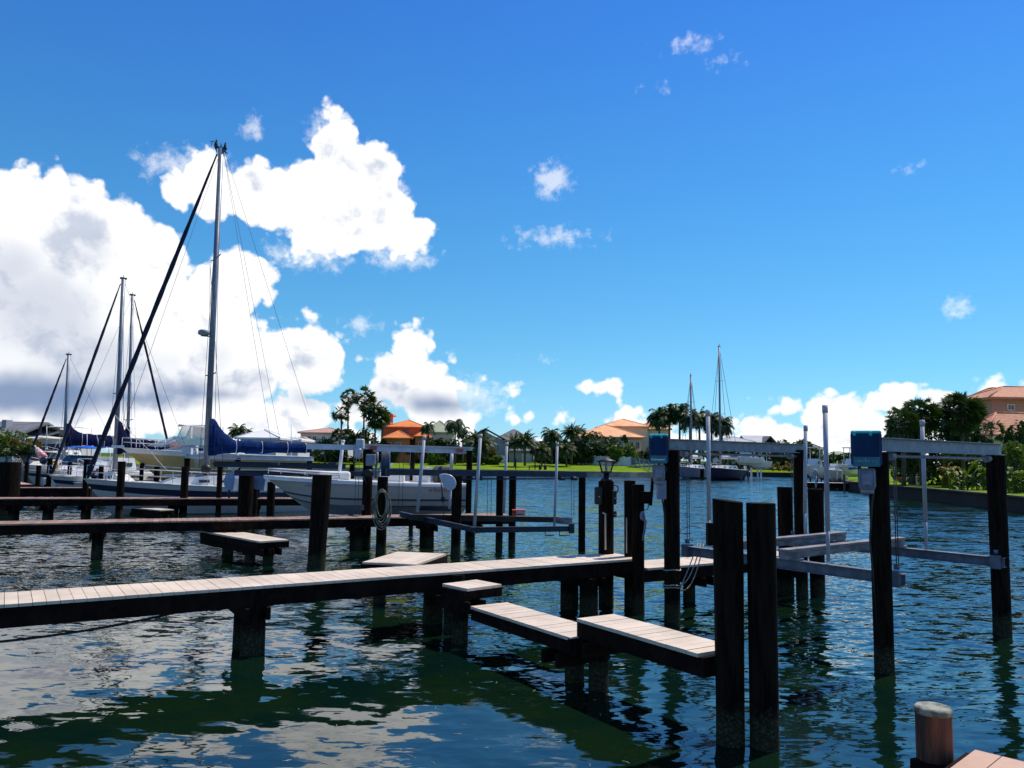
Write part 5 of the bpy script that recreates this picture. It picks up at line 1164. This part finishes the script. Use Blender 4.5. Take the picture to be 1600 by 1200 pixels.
# tiled villa on the right bank
h, Y = house('big pink brown stucco villa with red barrel tiled roofs at the right edge', 92)
x0, x1, f, bk, ze = block(h, Y, 1556, 1700, 760, 626, 7, pkw_m, off=6); mb = MB(); hip(mb, x0, x1, f, bk, ze, roofz(604, 1590, Y+9), .8); mb.build('roof', barr_m, h)
x0, x1, f4, bk4, ze4 = block(h, Y, 1548, 1600, 740, 627, 6, pkw_m, off=11); mb = MB(); hip(mb, x0, x1, f4, bk4, ze4, roofz(606, 1530, Y+14)); mb.build('roof', barr_m, h)
x0, x1, f2, bk2, ze2 = block(h, Y, 1546, 1680, 760, 684, 5.5, crw_m, off=-3); mb = MB(); hip(mb, x0, x1, f2, bk2, ze2, roofz(645, 1568, Y-.2), .6); mb.build('roof', barr_m, h)
mb = MB(); mb.box(x0-.7, x1+.7, f2-.75, f2-.62, ze2-.22, ze2+.06); mb.build('gutter', crw_m, h)
wins(h, f2, [(1556,1564,696,722),(1576,1586,696,722)]); wins(h, f, [(1575,1584,633,640)])
# grey house at far left
h, Y = house('grey roofed house with a chimney at the left edge', 75)
x0, x1, f, bk, ze = block(h, Y, -70, 22, 700, 680, 9, gyw_m); r = MB(); gable(r, x0, x1, f, bk, ze, roofz(658, -5, Y+4), along='x'); ro = r.build('roof', grr_m, h)
r = MB(); a = PD(2, 670, Y+2); b = PD(10, 656, Y+2); r.box(a.x, b.x, Y+2, Y+3, a.z, b.z); r.build('chimney', gyw_m, ro); wins(h, f, [(2,10,686,693)])
x0, x1, f, bk, ze = block(h, Y, 20, 50, 700, 685, 9, gyw_m, off=3); r = MB(); gable(r, x0, x1, f, bk, ze, roofz(670, 40, Y+7)); r.build('roof', lgr_m, h); wins(h, f, [(30,38,689,694)])
# red roof strip far left
h, Y = house('row of low red tiled roofs far behind the left masts', 260)
for a_, b_, c_ in ((112,126,692),(196,222,692),(222,244,693),(244,272,692.5)):
    x0, x1, f, bk, ze = block(h, Y, a_, b_, 716, 699, 12, wst_m); mb = MB(); hip(mb, x0+.4, x1-.4, f, bk, ze, roofz(c_, (a_+b_)/2, Y+6)); mb.build('roof', orr_m, h); wins(h, f, [((a_+b_)/2-3,(a_+b_)/2+3,702,707)])

# ---------------------------------------------------------------- fences
def fence(label, p0, p1, h0, n, m, solid=True, group='fences behind the far lawn'):
    t = thing('fence', label, 'fence', v2(p0, 1.0), group); p0 = Vector(p0); p1 = Vector(p1)
    mb = MB()
    def gz(p): return h0[0] if p is p0 else h0[1]
    z0, z1 = h0; 
    if solid:
        a = v2(p0, z0); b = v2(p1, z1); mb.slab([a, b, b+Vector((0,0,1.8)), a+Vector((0,0,1.8))], 0, (0,.06,0))
    else:
        for zz in (.35,1.0,1.7): mb.bar(v2(p0, z0+zz), v2(p1, z1+zz), .05, .07)
        k = n*7
        for i in range(k+1): p = lerp(p0, p1, i/k); z = lerp(z0, z1, i/k); mb.bar(v2(p, z), v2(p, z+1.7), .04, .04)
    mb.build('panel', m, t)
    for i in range(n+1):
        p = lerp(p0, p1, i/n); z = lerp(z0, z1, i/n); q = MB(); q.box(p.x-.08, p.x+.08, p.y-.09, p.y-.003, z, z+1.95); q.build('post', m, t)
fence('white vinyl fence at the back of the lawn below the mansion', XY(903, 160), XY(985, 150), (1.75, 1.5), 9, fence_m)
fence('blue grey picket fence running down to the seawall end', XY(986, 150), XY(1022, 134), (1.5, .95), 5, chain_m, False)
fence('pale chain fence panels left of the lawn shrubs', XY(606, 170), XY(650, 170), (1.8, 1.85), 5, chain_m, False)
fence('low white fence glimpsed in front of the grey house', XY(775, 165), XY(792, 165), (1.5, 1.5), 2, fence_m)

# ---------------------------------------------------------------- plants
def leaves(mb, c, rx, ry, rz, n, s, r, lo=-.5):
    """many leaf clumps spread through an uneven volume"""
    K = [(Vector((r.gauss(0,.5), r.gauss(0,.5), r.uniform(lo,.8))), r.uniform(.28,.52)) for _ in range(max(5, int(n/90)))]
    vs = []; fs = []
    for i in range(n):
        k, kr = K[r.randrange(len(K))]
        d = Vector((r.gauss(0,1), r.gauss(0,1), r.gauss(0,1))).normalized()*kr*(r.random()**.4)
        p = k+d
        if p.length > 1.08: p *= 1.0/p.length
        q = Vector((c[0]+p.x*rx, c[1]+p.y*ry, c[2]+p.z*rz))
        a = Vector((r.gauss(0,1), r.gauss(0,1), r.gauss(0,.6))).normalized(); b = a.cross(Vector((r.gauss(0,1), r.gauss(0,1), r.gauss(0,1)))).normalized()
        ss = s*r.uniform(.6,1.3); j = len(vs); vs += [q-a*ss, q-b*ss*.45, q+a*ss, q+b*ss*.45]; fs.append((j,j+1,j+2,j+3))
    mb.add(vs, fs)
def broadleaf(label, px, Y, pyb, pyt, wpx, m, n=1800, s=.32, seed=1, group='broadleaf trees', cat='tree', name='broadleaf_tree', trunk=True, lo=-.6, zb=None):
    r = random.Random(seed); k = Y/FPX; b = PD(px, pyb, Y); tz = PD(px, pyt, Y).z; base = min(b.z, 2.0) if zb is None else zb
    t = thing(name, label, cat, (b.x, Y, base), group)
    h = tz-b.z; w = wpx*k/2
    mb = MB(); leaves(mb, (b.x, Y, b.z+h*(.58 if trunk else .45)), w, w*.8, h*(.46 if trunk else .55), n, s, r, lo); mb.build('crown', m, t)
    q = MB(); q.tube([(b.x, Y, base-.2), (b.x+r.uniform(-.2,.2), Y, lerp(base, tz, .3)), (b.x, Y, lerp(base, tz, .7))], [h*.045,h*.032,h*.012], 8)
    for _ in range(5):
        a = r.random()*6.28; q.tube([(b.x, Y, lerp(base, tz, .25+.2*r.random())), (b.x+w*.6*math.cos(a), Y+w*.5*math.sin(a), lerp(base, tz, .6+.25*r.random()))], [h*.02,h*.006], 5)
    q.build('trunk', trunk_m, t); return t
def frond(mb, base, az, el, L, droop, r, leaf=.26, n=9, w=.05):
    leaf *= 1.25; w *= 1.4
    """one feather frond: arching rib with hanging leaflets"""
    p = Vector(base); d = Vector((math.cos(az)*math.cos(el), math.sin(az)*math.cos(el), math.sin(el))); pts = [p.copy()]; st = L/n
    for i in range(n):
        p = p+d*st; pts.append(p.copy()); d = (d+Vector((0,0,-droop*(.4+i/n)/n*2.2))).normalized()
    mb.tube(pts[:-1], [w*(1-.8*i/n) for i in range(n)], 3, cap=False)
    vs = []; fs = []
    for i in range(1, n*2):
        k = i/2; j = int(k); q = lerp(pts[j], pts[min(j+1,n)], k-j); dd = (pts[min(j+1,n)]-pts[j]).normalized(); sd = dd.cross(Vector((0,0,1))).normalized()
        ll = L*leaf*math.sin(PI*min(.97,(k/n)*.85+.15))*r.uniform(.8,1.15)
        for sg in (1,-1):
            tip = q+sd*sg*ll*.75+dd*ll*.45+Vector((0,0,-ll*r.uniform(.2,.75)))
            a = len(vs); vs += [q-dd*st*.40, q+dd*st*.40, tip]; fs.append((a,a+1,a+2))
    mb.add(vs, fs)
def palm(label, px, Y, pyb, pyc, rpx, seed, m=palm_m, n=22, droop=1.3, lean=0.0, tr=.16, group='feather palms', name='palm_tree', leaf=.26, elmin=-.5, elmax=1.35, zb=None):
    r = random.Random(seed); n = int(n*1.35); R = rpx*1.12*Y/FPX; b = PD(px, pyb, Y); c = PD(px+lean, pyc, Y); base = min(b.z, 2.0) if zb is None else zb
    t = thing(name, label, 'palm tree', (b.x, Y, base), group)
    q = MB(); K = 6; q.tube([Vector((lerp(b.x, c.x, (i/K)**1.4), Y, lerp(base-.2, c.z, i/K))) for i in range(K+1)], [tr*(1.25-.45*i/K) for i in range(K+1)], 8); q.build('trunk', trunk_m, t)
    mb = MB()
    for i in range(n):
        f = (i+.5)/n; frond(mb, (c.x, Y, c.z), i*2.4+r.uniform(-.3,.3), lerp(elmax, elmin, f**.8)+r.uniform(-.12,.12), R*r.uniform(.95,1.25), droop*r.uniform(.8,1.2), r, leaf)
    mb.build('crown', m, t); return t
def fan(mb, c, d, R, r, n=9):
    d = d.normalized(); s = d.cross(Vector((0,0,1)) if abs(d.z) < .95 else Vector((1,0,0))).normalized(); u = s.cross(d)
    s, u = s*math.cos(r.random())+u*math.sin(r.random()), u
    vs = []; fs = []
    for i in range(n):
        a = -1.5+3.0*i/(n-1); tip = c+(d*math.cos(a)+s*math.sin(a)*1.0)*R*r.uniform(.8,1.1)+Vector((0,0,-R*.22*r.random()))
        b1 = c+(d*math.cos(a-.19)+s*math.sin(a-.19))*R*.5; b2 = c+(d*math.cos(a+.19)+s*math.sin(a+.19))*R*.5
        k = len(vs); vs += [c, b1, tip, b2]; fs.append((k,k+1,k+2,k+3))
    mb.add(vs, fs)
def fanpalm(label, px, Y, pyb, pyc, rpx, seed, m=palm_m, n=60, group='fan palms', zb=None, tr=.17, fr=.42, sq=1.0):
    r = random.Random(seed); R = rpx*1.25*Y/FPX; b = PD(px, pyb, Y); c = PD(px, pyc, Y); base = min(b.z, 2.0) if zb is None else zb
    t = thing('fan_palm', label, 'palm tree', (b.x, Y, base), group)
    q = MB(); q.tube([(b.x, Y, base-.2), (b.x+.1, Y, lerp(base, c.z, .5)), (b.x, Y, c.z)], [tr*1.2, tr, tr*.9], 8); q.build('trunk', trunk_m, t)
    mb = MB()
    for i in range(n):
        d = Vector((r.gauss(0,1), r.gauss(0,1), r.gauss(.15,.9))).normalized(); e = Vector((b.x, Y, c.z))+Vector((d.x, d.y, d.z*sq))*R*r.uniform(.35,.68)
        mb.tube([(b.x, Y, c.z), e], .02, 3, cap=False); fan(mb, e, d+Vector((0,0,-.25)), R*fr, r)
    mb.build('crown', m, t); return t

# tall palm cluster
fanpalm('tallest fan palm of the cluster, crown highest on the right side', 566, 160, 724, 626, 20, 1, n=55)
fanpalm('tall fan palm in the cluster, left crown against the cloud', 541, 162, 724, 622, 14, 2, n=45)
fanpalm('fan palm in the cluster with a mid height crown below the left one', 531, 158, 724, 647, 14, 3, n=45)
fanpalm('broad fan palm at the right of the cluster beside the orange tower', 584, 157, 724, 652, 22, 4, n=60)
palm('feather palm arching over the right of the tall cluster', 586, 156, 724, 640, 17, 5, elmin=-.9)
palm('feather palm low in the left of the tall cluster', 553, 155, 724, 690, 19, 6, n=26, elmin=-.2, m=palm_m)
palm('low feather palm left of the tall cluster', 508, 156, 724, 695, 16, 7, n=24)
for i, (px, Y, pb, pt, w, sd, mm, lb) in enumerate((
    (535,163,726,668,40,11,leaf_m,'dark dense tree filling the left of the tall palm cluster'),
    (575,163,726,665,46,12,leaf_m,'dark dense tree filling the middle of the tall palm cluster'),
    (515,165,728,690,42,13,leaf_m,'low dark tree at the left foot of the palm cluster'),
    (470,168,730,703,50,14,leaf_m,'low bushy tree below the pink roofed house'),
    (430,165,732,704,60,15,leaf_m,'dark bushes below the white roofed pavilion'),
    (605,163,727,694,36,16,leaf_m,'dark shrub tree in front of the orange villa'),
    (640,166,727,694,50,17,leaf_m,'dark shrubs below the orange villa roofs'),
    (678,164,727,683,40,18,leaf_m,'dark leafy tree under the pale green roof'),
    (712,166,727,686,50,19,leaf_m,'dark tree mass behind the feathery palms'),
    (745,168,727,690,50,20,leaf_m,'dark tree left of the grey gabled house'),
    (680,155,728,707,26,21,leafy_m,'yellow green shrub standing on the lawn edge'),
    (762,160,725,702,26,22,leafo_m,'golden leaved shrub in front of the grey house'),
    (772,158,727,712,24,23,leafy_m,'lime shrub low in front of the grey house'),
    (850,168,727,690,36,24,leaf_m,'dark small tree in front of the tan shingled house'),
    (872,164,727,684,40,25,leaf_m,'dark dense tree left of the mansion'),
    (893,166,727,688,36,26,leaf_m,'dark tree touching the left end of the mansion'),
    (900,162,726,700,34,27,leaf_m,'bushy tree by the left end of the white fence'),
    (943,158,726,670,66,28,leaf_m,'large rounded dark tree in front of the mansion'),
    (920,158,726,690,44,29,leaf_m,'lower dark tree at the left of the large rounded one'),
    (972,154,725,694,46,30,leafy_m,'round bright green bush on the lawn behind the fence'),
    (1000,163,726,706,40,31,leaf_m,'clipped dark hedge beside the mansion arches'),
    (1045,162,728,690,60,32,leaf_m,'dark tree under the royal palms, left'),
    (1085,166,728,688,64,33,leaf_m,'dark tree under the royal palms, middle'),
    (1125,172,730,692,56,34,leaf_m,'dark tree under the royal palms, right'),
    (1170,175,738,698,60,35,leaf_m,'dark trees behind the navy sailboat'),
    (1205,178,740,694,60,36,leaf_m,'dark rounded tree under the grey gable roof'),
    (1232,172,738,685,70,37,leaf_m,'wide rounded tree left of the pale guide poles'),
    (1262,168,738,700,52,38,leaf_m,'shadowed tree between the two guide poles'),
    (1300,176,736,706,46,39,leaf_m,'low rounded tree right of the guide poles'),
    (1328,182,736,708,40,40,leaf_m,'low tree behind the large blue motor box'),
    (1360,184,736,706,60,41,leaf_m,'low tree belt behind the near right piling'))):
    broadleaf(lb, px, Y, pb, pt, w*1.12, mm, n=1500, s=.42, seed=sd, group='trees and bushes beyond the water', trunk=w > 55, zb=1.2)
# hedge strips
for i, (a_, b_, yt, Y, m_, lb) in enumerate(((690,752,712,168,leaf_m,'long dark clipped hedge at the back of the lawn'), (1198,1262,722,158,leafo_m,'low olive shrub line on the far bank'), (1290,1345,722,160,leafy_m,'low green shrub line behind the far marina dock'), (1040,1200,722,162,leaf_m,'dark hedge behind the moored sailboats'), (480,600,712,166,leaf_m,'dark hedge at the back left of the lawn'), (840,905,712,170,leaf_m,'dark hedge below the palms right of the grey house'), (250,480,712,150,leaf_m,'dark low hedge far behind the sailboat hulls'))):
    a = XY(a_, Y); b = XY(b_, Y); r = random.Random(50+i); t = MB(); z1 = PD((a_+b_)/2, yt, Y).z; n = int((b-a).length)
    for k in range(n):
        p = lerp(a, b, (k+.5)/n); leaves(t, (p.x, p.y, (1.2+z1)/2), .9, 1.0, (z1-1.0)/2*r.uniform(.85,1.1), 110, .3, r, -.9)
    t.build('hedge', m_, label=lb, cat='hedge', group='hedges beyond the water')
palm('feathery drooping palm right of the pale green roof', 711, 158, 724, 664, 19, 60, n=20, droop=2.2, elmin=-.1, leaf=.34)
palm('small feather palm tucked left of the feathery drooping one', 669, 160, 724, 668, 15, 61, n=18, droop=2.2, leaf=.34, elmin=-.1)
palm('feather palm with drooping fronds beside the date palm', 723, 162, 724, 674, 13, 62, n=16, droop=2.2, leaf=.34)
palm('stout date palm with a full round crown left of the grey gable', 748, 156, 726, 692, 24, 63, m=palmy_m, n=44, droop=.8, tr=.3, elmin=-.7, leaf=.2)
palm('slender date palm in front of the grey roof, left of two', 804, 152, 727, 692, 17, 64, m=palmy_m, n=30, droop=.7, tr=.16, leaf=.18)
palm('date palm in front of the grey garage, right of two', 820, 150, 726, 690, 19, 65, m=palmy_m, n=36, droop=.7, tr=.2, leaf=.18)
palm('feathery palm right of the tan shingled house', 862, 156, 724, 680, 19, 66, n=22, droop=1.9, leaf=.32)
palm('spiky date palm standing highest before the mansion roof', 893, 154, 724, 676, 16, 67, n=34, droop=.7, leaf=.2)
palm('dark feather palm behind the spiky date palm', 907, 168, 724, 674, 13, 68, n=22)
palm('low feather palm at the lawn edge left of the mansion', 885, 150, 727, 702, 17, 69, n=24, m=palmy_m)
palm('low palm with yellowed fronds behind the slim lawn posts', 846, 150, 727, 704, 17, 70, n=24, m=palmy_m)
palm('young palm behind the peach roof ridge', 957, 190, 724, 664, 8, 71, n=16)
for i, (px, pc, rp, Y, lb) in enumerate(((1030,652,20,150,'leftmost of the royal palms, overlapping the mansion'), (1046,645,20,152,'second royal palm from the left, tall crown'), (1062,642,19,150,'royal palm with the highest crown in the row'),(1078,654,20,148,'royal palm behind the shorter sailboat mast'),(1093,650,19,151,'royal palm between the two far masts'),(1112,656,20,149,'royal palm behind the taller sailboat mast'),(1128,664,20,150,'rightmost royal palm with fronds reaching over the water'))):
    palm(lb, px, Y, 728, pc, rp, 80+i, n=26, droop=1.5, leaf=.36, tr=.2, group='row of royal palms', elmin=-.6)
palm('palm beside the grey house at the far left', 68, 82, 700, 682, 12, 90, n=26, m=palm_m, zb=1.2)
palm('palm tops behind the radar cruiser, left of the pavilion', 372, 135, 724, 674, 15, 91, n=26, leaf=.34)
palm('small palm top right of the left pavilion palm', 388, 140, 724, 677, 10, 92, n=20)
palm('small palm above the far grey roofs behind the dark gable', 1205, 172, 738, 712, 17, 93, n=26, m=palmy_m)
palm('low palm right of the far bank shrubs', 1242, 168, 738, 710, 17, 94, n=26, m=palmy_m)
# left shore shrubs
broadleaf('lime green shrub at the left edge', 8, 62, 712, 672, 70, leafy_m, n=1600, s=.16, seed=101, group='shrubs on the left shore', trunk=False, zb=1.0)
broadleaf('golden leaved shrub at the left edge', 38, 60, 712, 681, 46, leafo_m, n=1300, s=.15, seed=102, group='shrubs on the left shore', trunk=False, zb=1.0)
broadleaf('dark green shrub under the golden one at the left', 30, 58, 716, 694, 60, leaf_m, n=1300, s=.16, seed=103, group='shrubs on the left shore', trunk=False, zb=1.0)
# right bank trees
rb = 'trees on the right bank'
broadleaf('broad dark tree, left of the big right bank trees', 1424, 74, 752, 640, 74, leaf_m, n=4200, s=.24, seed=111, group=rb, zb=1.1, lo=-.8)
broadleaf('taller dark tree behind the large fan palm on the right bank', 1500, 78, 752, 634, 66, leaf_m, n=3800, s=.24, seed=112, group=rb, zb=1.1, lo=-.8)
fanpalm('fan palm on the left flank of the right bank trees', 1412, 68, 755, 660, 26, 113, n=90, zb=1.1, fr=.34, group=rb)
fanpalm('fan palm with its crown low behind the right bank guide pole', 1440, 70, 755, 652, 32, 114, n=130, zb=1.1, fr=.3, group=rb)
fanpalm('large fan palm rising highest on the right bank', 1505, 70, 755, 646, 36, 115, n=170, zb=1.1, fr=.3, group=rb)
fanpalm('small yellowish fan palm in front of the tiled villa', 1552, 76, 745, 676, 20, 116, m=palmy_m, n=34, zb=1.1, tr=.12, group=rb)
broadleaf('leafy tree overhanging the right edge by the villa', 1600, 62, 760, 662, 50, leaf_m, n=2200, s=.2, seed=117, group=rb, zb=1.1)
broadleaf('bright leafed bush at the right edge, below the villa', 1588, 58, 775, 690, 60, leafy_m, n=1700, s=.18, seed=118, group=rb, zb=1.1, trunk=False)
broadleaf('dense dark undergrowth beneath the large fan palm', 1478, 73, 762, 690, 90, leaf_m, n=2600, s=.24, seed=119, group=rb, zb=1.0, trunk=False, lo=-.9)
broadleaf('dark hedge like shrub beneath the left right bank tree', 1420, 84, 752, 700, 70, leaf_m, n=1800, s=.24, seed=120, group=rb, zb=1.0, trunk=False, lo=-.9)
broadleaf('dark undergrowth behind the rightmost lift piling', 1560, 72, 770, 700, 96, leaf_m, n=2400, s=.24, seed=121, group=rb, zb=1.0, trunk=False, lo=-.9)
# banana like plants along the right bank
def broad_plant(label, px, Y, pyb, hpx, wpx, seed, m=leafy_m, n=26):
    r = random.Random(seed); b = PD(px, pyb, Y); b.z = 1.0; H = hpx*Y/FPX; Wd = wpx*Y/FPX/2
    t = thing('banana_plant', label, 'plant', b, 'broad leaved plants on the right bank'); mb = MB(); st = MB()
    for i in range(n):
        az = r.random()*6.28; el = r.uniform(.3,1.3); L = H*r.uniform(.35,.6); p = b+Vector((r.gauss(0,.45)*Wd, r.gauss(0,.3)*Wd, r.uniform(0,.6)*H)); d = Vector((math.cos(az)*math.cos(el), math.sin(az)*math.cos(el), math.sin(el)))
        s = d.cross(Vector((0,0,1))).normalized(); rows = []
        for k in range(6):
            f = k/5; q = p+d*L*f+Vector((0,0,-L*.55*f*f)); w = L*.17*math.sin(PI*min(.98,f*.9+.08)); rows.append([q-s*w+Vector((0,0,w*.3)), q, q+s*w+Vector((0,0,w*.3))])
        mb.grid(rows, False); st.tube([(p.x, p.y, .8), p], .03, 4, cap=False)
    mb.build('leaves', m, t); st.build('stem', leafy_m, t)
broad_plant('broad leaved plants left of the rightmost lift piling', 1500, 62, 775, 44, 46, 131)
broad_plant('banana plants with large upright leaves beside the rightmost piling', 1532, 62, 778, 56, 52, 132)
broad_plant('broad leaved plants right of the rightmost lift piling', 1590, 56, 785, 50, 40, 133)
broad_plant('reddish leaved shrub by the right bank guide pole', 1480, 66, 772, 50, 30, 134, m=leafo_m)
broadleaf('shrub spotted with red orange flowers on the right bank', 1430, 76, 752, 716, 20, mat('red orange blossom', (.75,.10,.03), (.25,.12,.02), .6, 3, lo=.45, hi=.55), n=380, s=.13, seed=140, group='flowering shrubs on the right bank', trunk=False, zb=1.0)
broadleaf('low clump of orange flowers on the right bank lawn', 1406, 74, 754, 744, 14, mat('orange blossom', (.8,.30,.03), (.5,.16,.02), .6, 3), n=240, s=.11, seed=141, group='flowering shrubs on the right bank', trunk=False, zb=.95)
t = thing('garden_bench', 'low white bench by the orange flowers on the right bank', 'bench', PD(1425, 754, 75))
a = PD(1412, 748, 75); b = PD(1438, 746, 75); mb = MB(); mb.box(a.x, b.x, 75, 75.5, a.z, a.z+.12); mb.build('seat', trim_m, t)
for xx in (a.x+.1, b.x-.2): mb = MB(); mb.box(xx, xx+.1, 75.05, 75.45, .9, a.z-.002); mb.build('leg', trim_m, t)
mb = MB(); mb.box(b.x-.25, b.x-.05, 75.1, 75.4, a.z+.121, a.z+.5); mb.build('armrest', trim_m, t)
# slim posts and little things on the lawn edge
for px, y0, y1, lb in ((836, 702, 736, 'slim dark post with a white top on the lawn edge'), (827, 728, 737, 'short dark stake on the lawn edge'), (806, 716, 733, 'slim dark post left of the lawn stake')):
    Y = 139; mb = MB(); a = PD(px, y1, Y); b = PD(px, y0, Y); mb.tube([a-Vector((0,0,.4)), b], .09, 8); mb.build('post', piling_m, label=lb, cat='post', group='posts on the lawn edge')
for px, lb in ((844, 'dark jet pump standing on the lawn edge, left of two'), (852, 'dark pump standing on the lawn edge, right of two')):
    t = thing('pump', lb, 'pump', PD(px, 736, 139), 'pumps on the lawn edge'); c = PD(px, 730, 139); mb = MB(); mb.ball(c, .30, .3, .5, 10, 8); mb.build('body', black_m, t)
    mb = MB()
    for dx in (-.22,.22): mb.tube([c+Vector((dx,0,-.9)), c+Vector((dx*.6,0,0))], .07, 6)
    mb.tube([c, c+Vector((.1,0,.9))], .06, 6); mb.build('stand', black_m, t)

# ---------------------------------------------------------------- marina dock at the far right
Ym = 80
A = XY(1262, 82); B = XY(1345, 82)
pier('far pier on black legs beside the right bank, boats behind it', A, B, 1.6, .75, mat('pale pink boards', (.55,.44,.42), (.45,.36,.34), .8, 1), None, boardw=.3, fascia=.3, piles=[((XY(x,82)-A).length, (.2,1.4)) for x in (1272,1285,1298,1304,1312,1322)], pr=.2)
mp_m = mat('far piling grey', (.10,.10,.12), (.05,.05,.06), .8, 2)
def mpile(label, px, Y, py0, wpx, m=piling_m, group='pilings of the far marina', cap=False, base=-1.0):
    xy = XY(px, Y, 740); z = ztop(xy, py0); mb = MB(); r = wpx*Y/FPX/2; t = thing('piling', label, 'piling', (xy[0], xy[1], base), group)
    piling_mb(mb, xy, base, z, r, n=10); mb.build('shaft', m, t)
    if cap: c = MB(); c.tube([v2(xy,z-.02), v2(xy,z+.05)], [r*1.1, r*.6], 10); c.build('cap', trim_m, t)
for (px, Y, y0, w, m_, lb) in ((1319, 80, 741, 3.4, mp_m, 'grey piling standing in front of the far pier'), (1290, 84, 741, 2.2, piling_m, 'slim dark piling behind the far pier, left'), (1343, 86, 728, 5, piling_m, 'thick dark post behind the far pier near the blue motor box'),
    (1283, 90, 738, 2, piling_m, 'dark piling left of the thin pale pole'), (1266, 88, 738, 2.4, piling_m, 'dark piling beside the white fishing boat'), (1277, 87, 740, 2, piling_m, 'dark piling right of the white fishing boat'),
    (1158, 116, 734, 3, mp_m, 'grey piling at the stern of the navy sailboat'), (1164.5, 122, 728, 4, fence_m, 'white piling right of the navy sailboat, first'), (1169, 122, 732, 2.5, mp_m, 'slim grey piling in the far slip'), (1174, 124, 731, 3, fence_m, 'white piling right of the navy sailboat, second'), (1184, 126, 733, 2.5, fence_m, 'short white piling, left of the last pair'), (1189, 126, 733, 2.5, fence_m, 'short white piling, right of the last pair'), (1097, 122, 732, 6, piling_m, 'dark blocky piling between the two far sailboats'), (1050, 118, 736, 3, piling_m, 'dark piling at the bow of the blue grey sailboat')):
    mpile(lb, px, Y, y0, w, m_)
def small_boat(label, px, Y, wpx, z, seed, top=True):
    a = XY(px+wpx/2, Y+1.5, 740); b = XY(px-wpx/2, Y-1.5, 740); rt, T, L = root_boat('motor_boat', label, a, b, z, 'motor boat', 'motor boats on far lifts')
    build_hull(T, rt, L, min(2.6, L*.36), .8, 1.0, [white_m, navy_m, trim_m], [0,0,0,0,0,0], draft=.4)
    cabin(T, rt, -L*.1, L*.25, .8, .35, .9, .8, wins=1, slope=.5)
    if top:
        q = MB(T); q.box(-L*.25, L*.12, -.9, .9, 2.9, 3.0); q.build('hard_top', white_m, rt); q = MB(T)
        for x in (-L*.2, L*.08):
            for s_ in (-.8,.8): q.tube([(x, s_, .9),(x, s_, 2.9)], .05, 5)
        q.build('top_frame', aluw_m, rt)
    outboard(T, rt, -L/2, 0, .7, 1.2)
small_boat('white fishing boat with a hard top lifted behind the far pier', 1272, 88, 26, 1.5, 1)
small_boat('white motor boat behind the far pier near the blue motor box', 1332, 92, 34, 1.6, 2)
small_boat('dark shadowed small white boat between the poles of the far pier', 1306, 94, 28, 1.0, 3, False)
small_boat('white sport boat on the far lift right of the navy sailboat', 1166, 132, 40, 2.6, 4)
small_boat('white motor boat glimpsed behind the short white pilings', 1186, 138, 30, 2.0, 5)
mb = MB(); mb.bar(PD(1282, 729.5, 90), PD(1338, 729.5, 90), .15, .12); mb.build('lift_rail', aluw_m, label='thin pale horizontal lift rail over the far pier boats', cat='rail')
for px, y0, Y, lb in ((1308, 720, 90, 'thin pale pole with a flared foot behind the far pier'), (1316, 722, 91, 'thin olive pole behind the far pier')):
    mb = MB(); a = PD(px, 748, Y); mb.tube([v2(a.xy, .8), v2(a.xy, 1.2), PD(px, y0, Y)], [.12,.06,.04], 6); mb.build('pole', aluw_m, label=lb, cat='pole', group='poles behind the far pier')
t = MB(); c = PD(1340, 732, 90); t.slab([PD(1329,729,90), PD(1338,729,90), PD(1341,733,90), PD(1331,734,90)], 0, (0,1.5,0)); t.build('boat_cover', bblue_m, label='small dark blue canvas over the boats at the far pier', cat='boat cover')
mb = MB(); mb.tube([PD(1275,762,80), PD(1275,742,80)], .10, 8); mb.ball(PD(1274,738,80), .28,.1,.33, 10, 8); mb.build('round_marker', mat('grey blue plastic', (.4,.42,.55)), label='round headed grey post standing at the far pier', cat='marker post')

# bits of seagrass drifting in the foreground
mb = MB(); r = random.Random(77)
for i in range(46):
    p = P(r.uniform(430, 1080), r.uniform(1030, 1195), .004); a = r.random()*3.14; l = r.uniform(.015,.045)
    d = Vector((math.cos(a), math.sin(a), 0)); mb.tube([p-d*l, p+Vector((d.y,-d.x,0))*l*.3, p+d*l], .0022, 4)
mb.build('floating_seagrass', mat('dry seagrass', (.5,.5,.36), None, .8, 9), kind='stuff', label='loose pale blades of seagrass drifting on the near water', cat='seagrass')
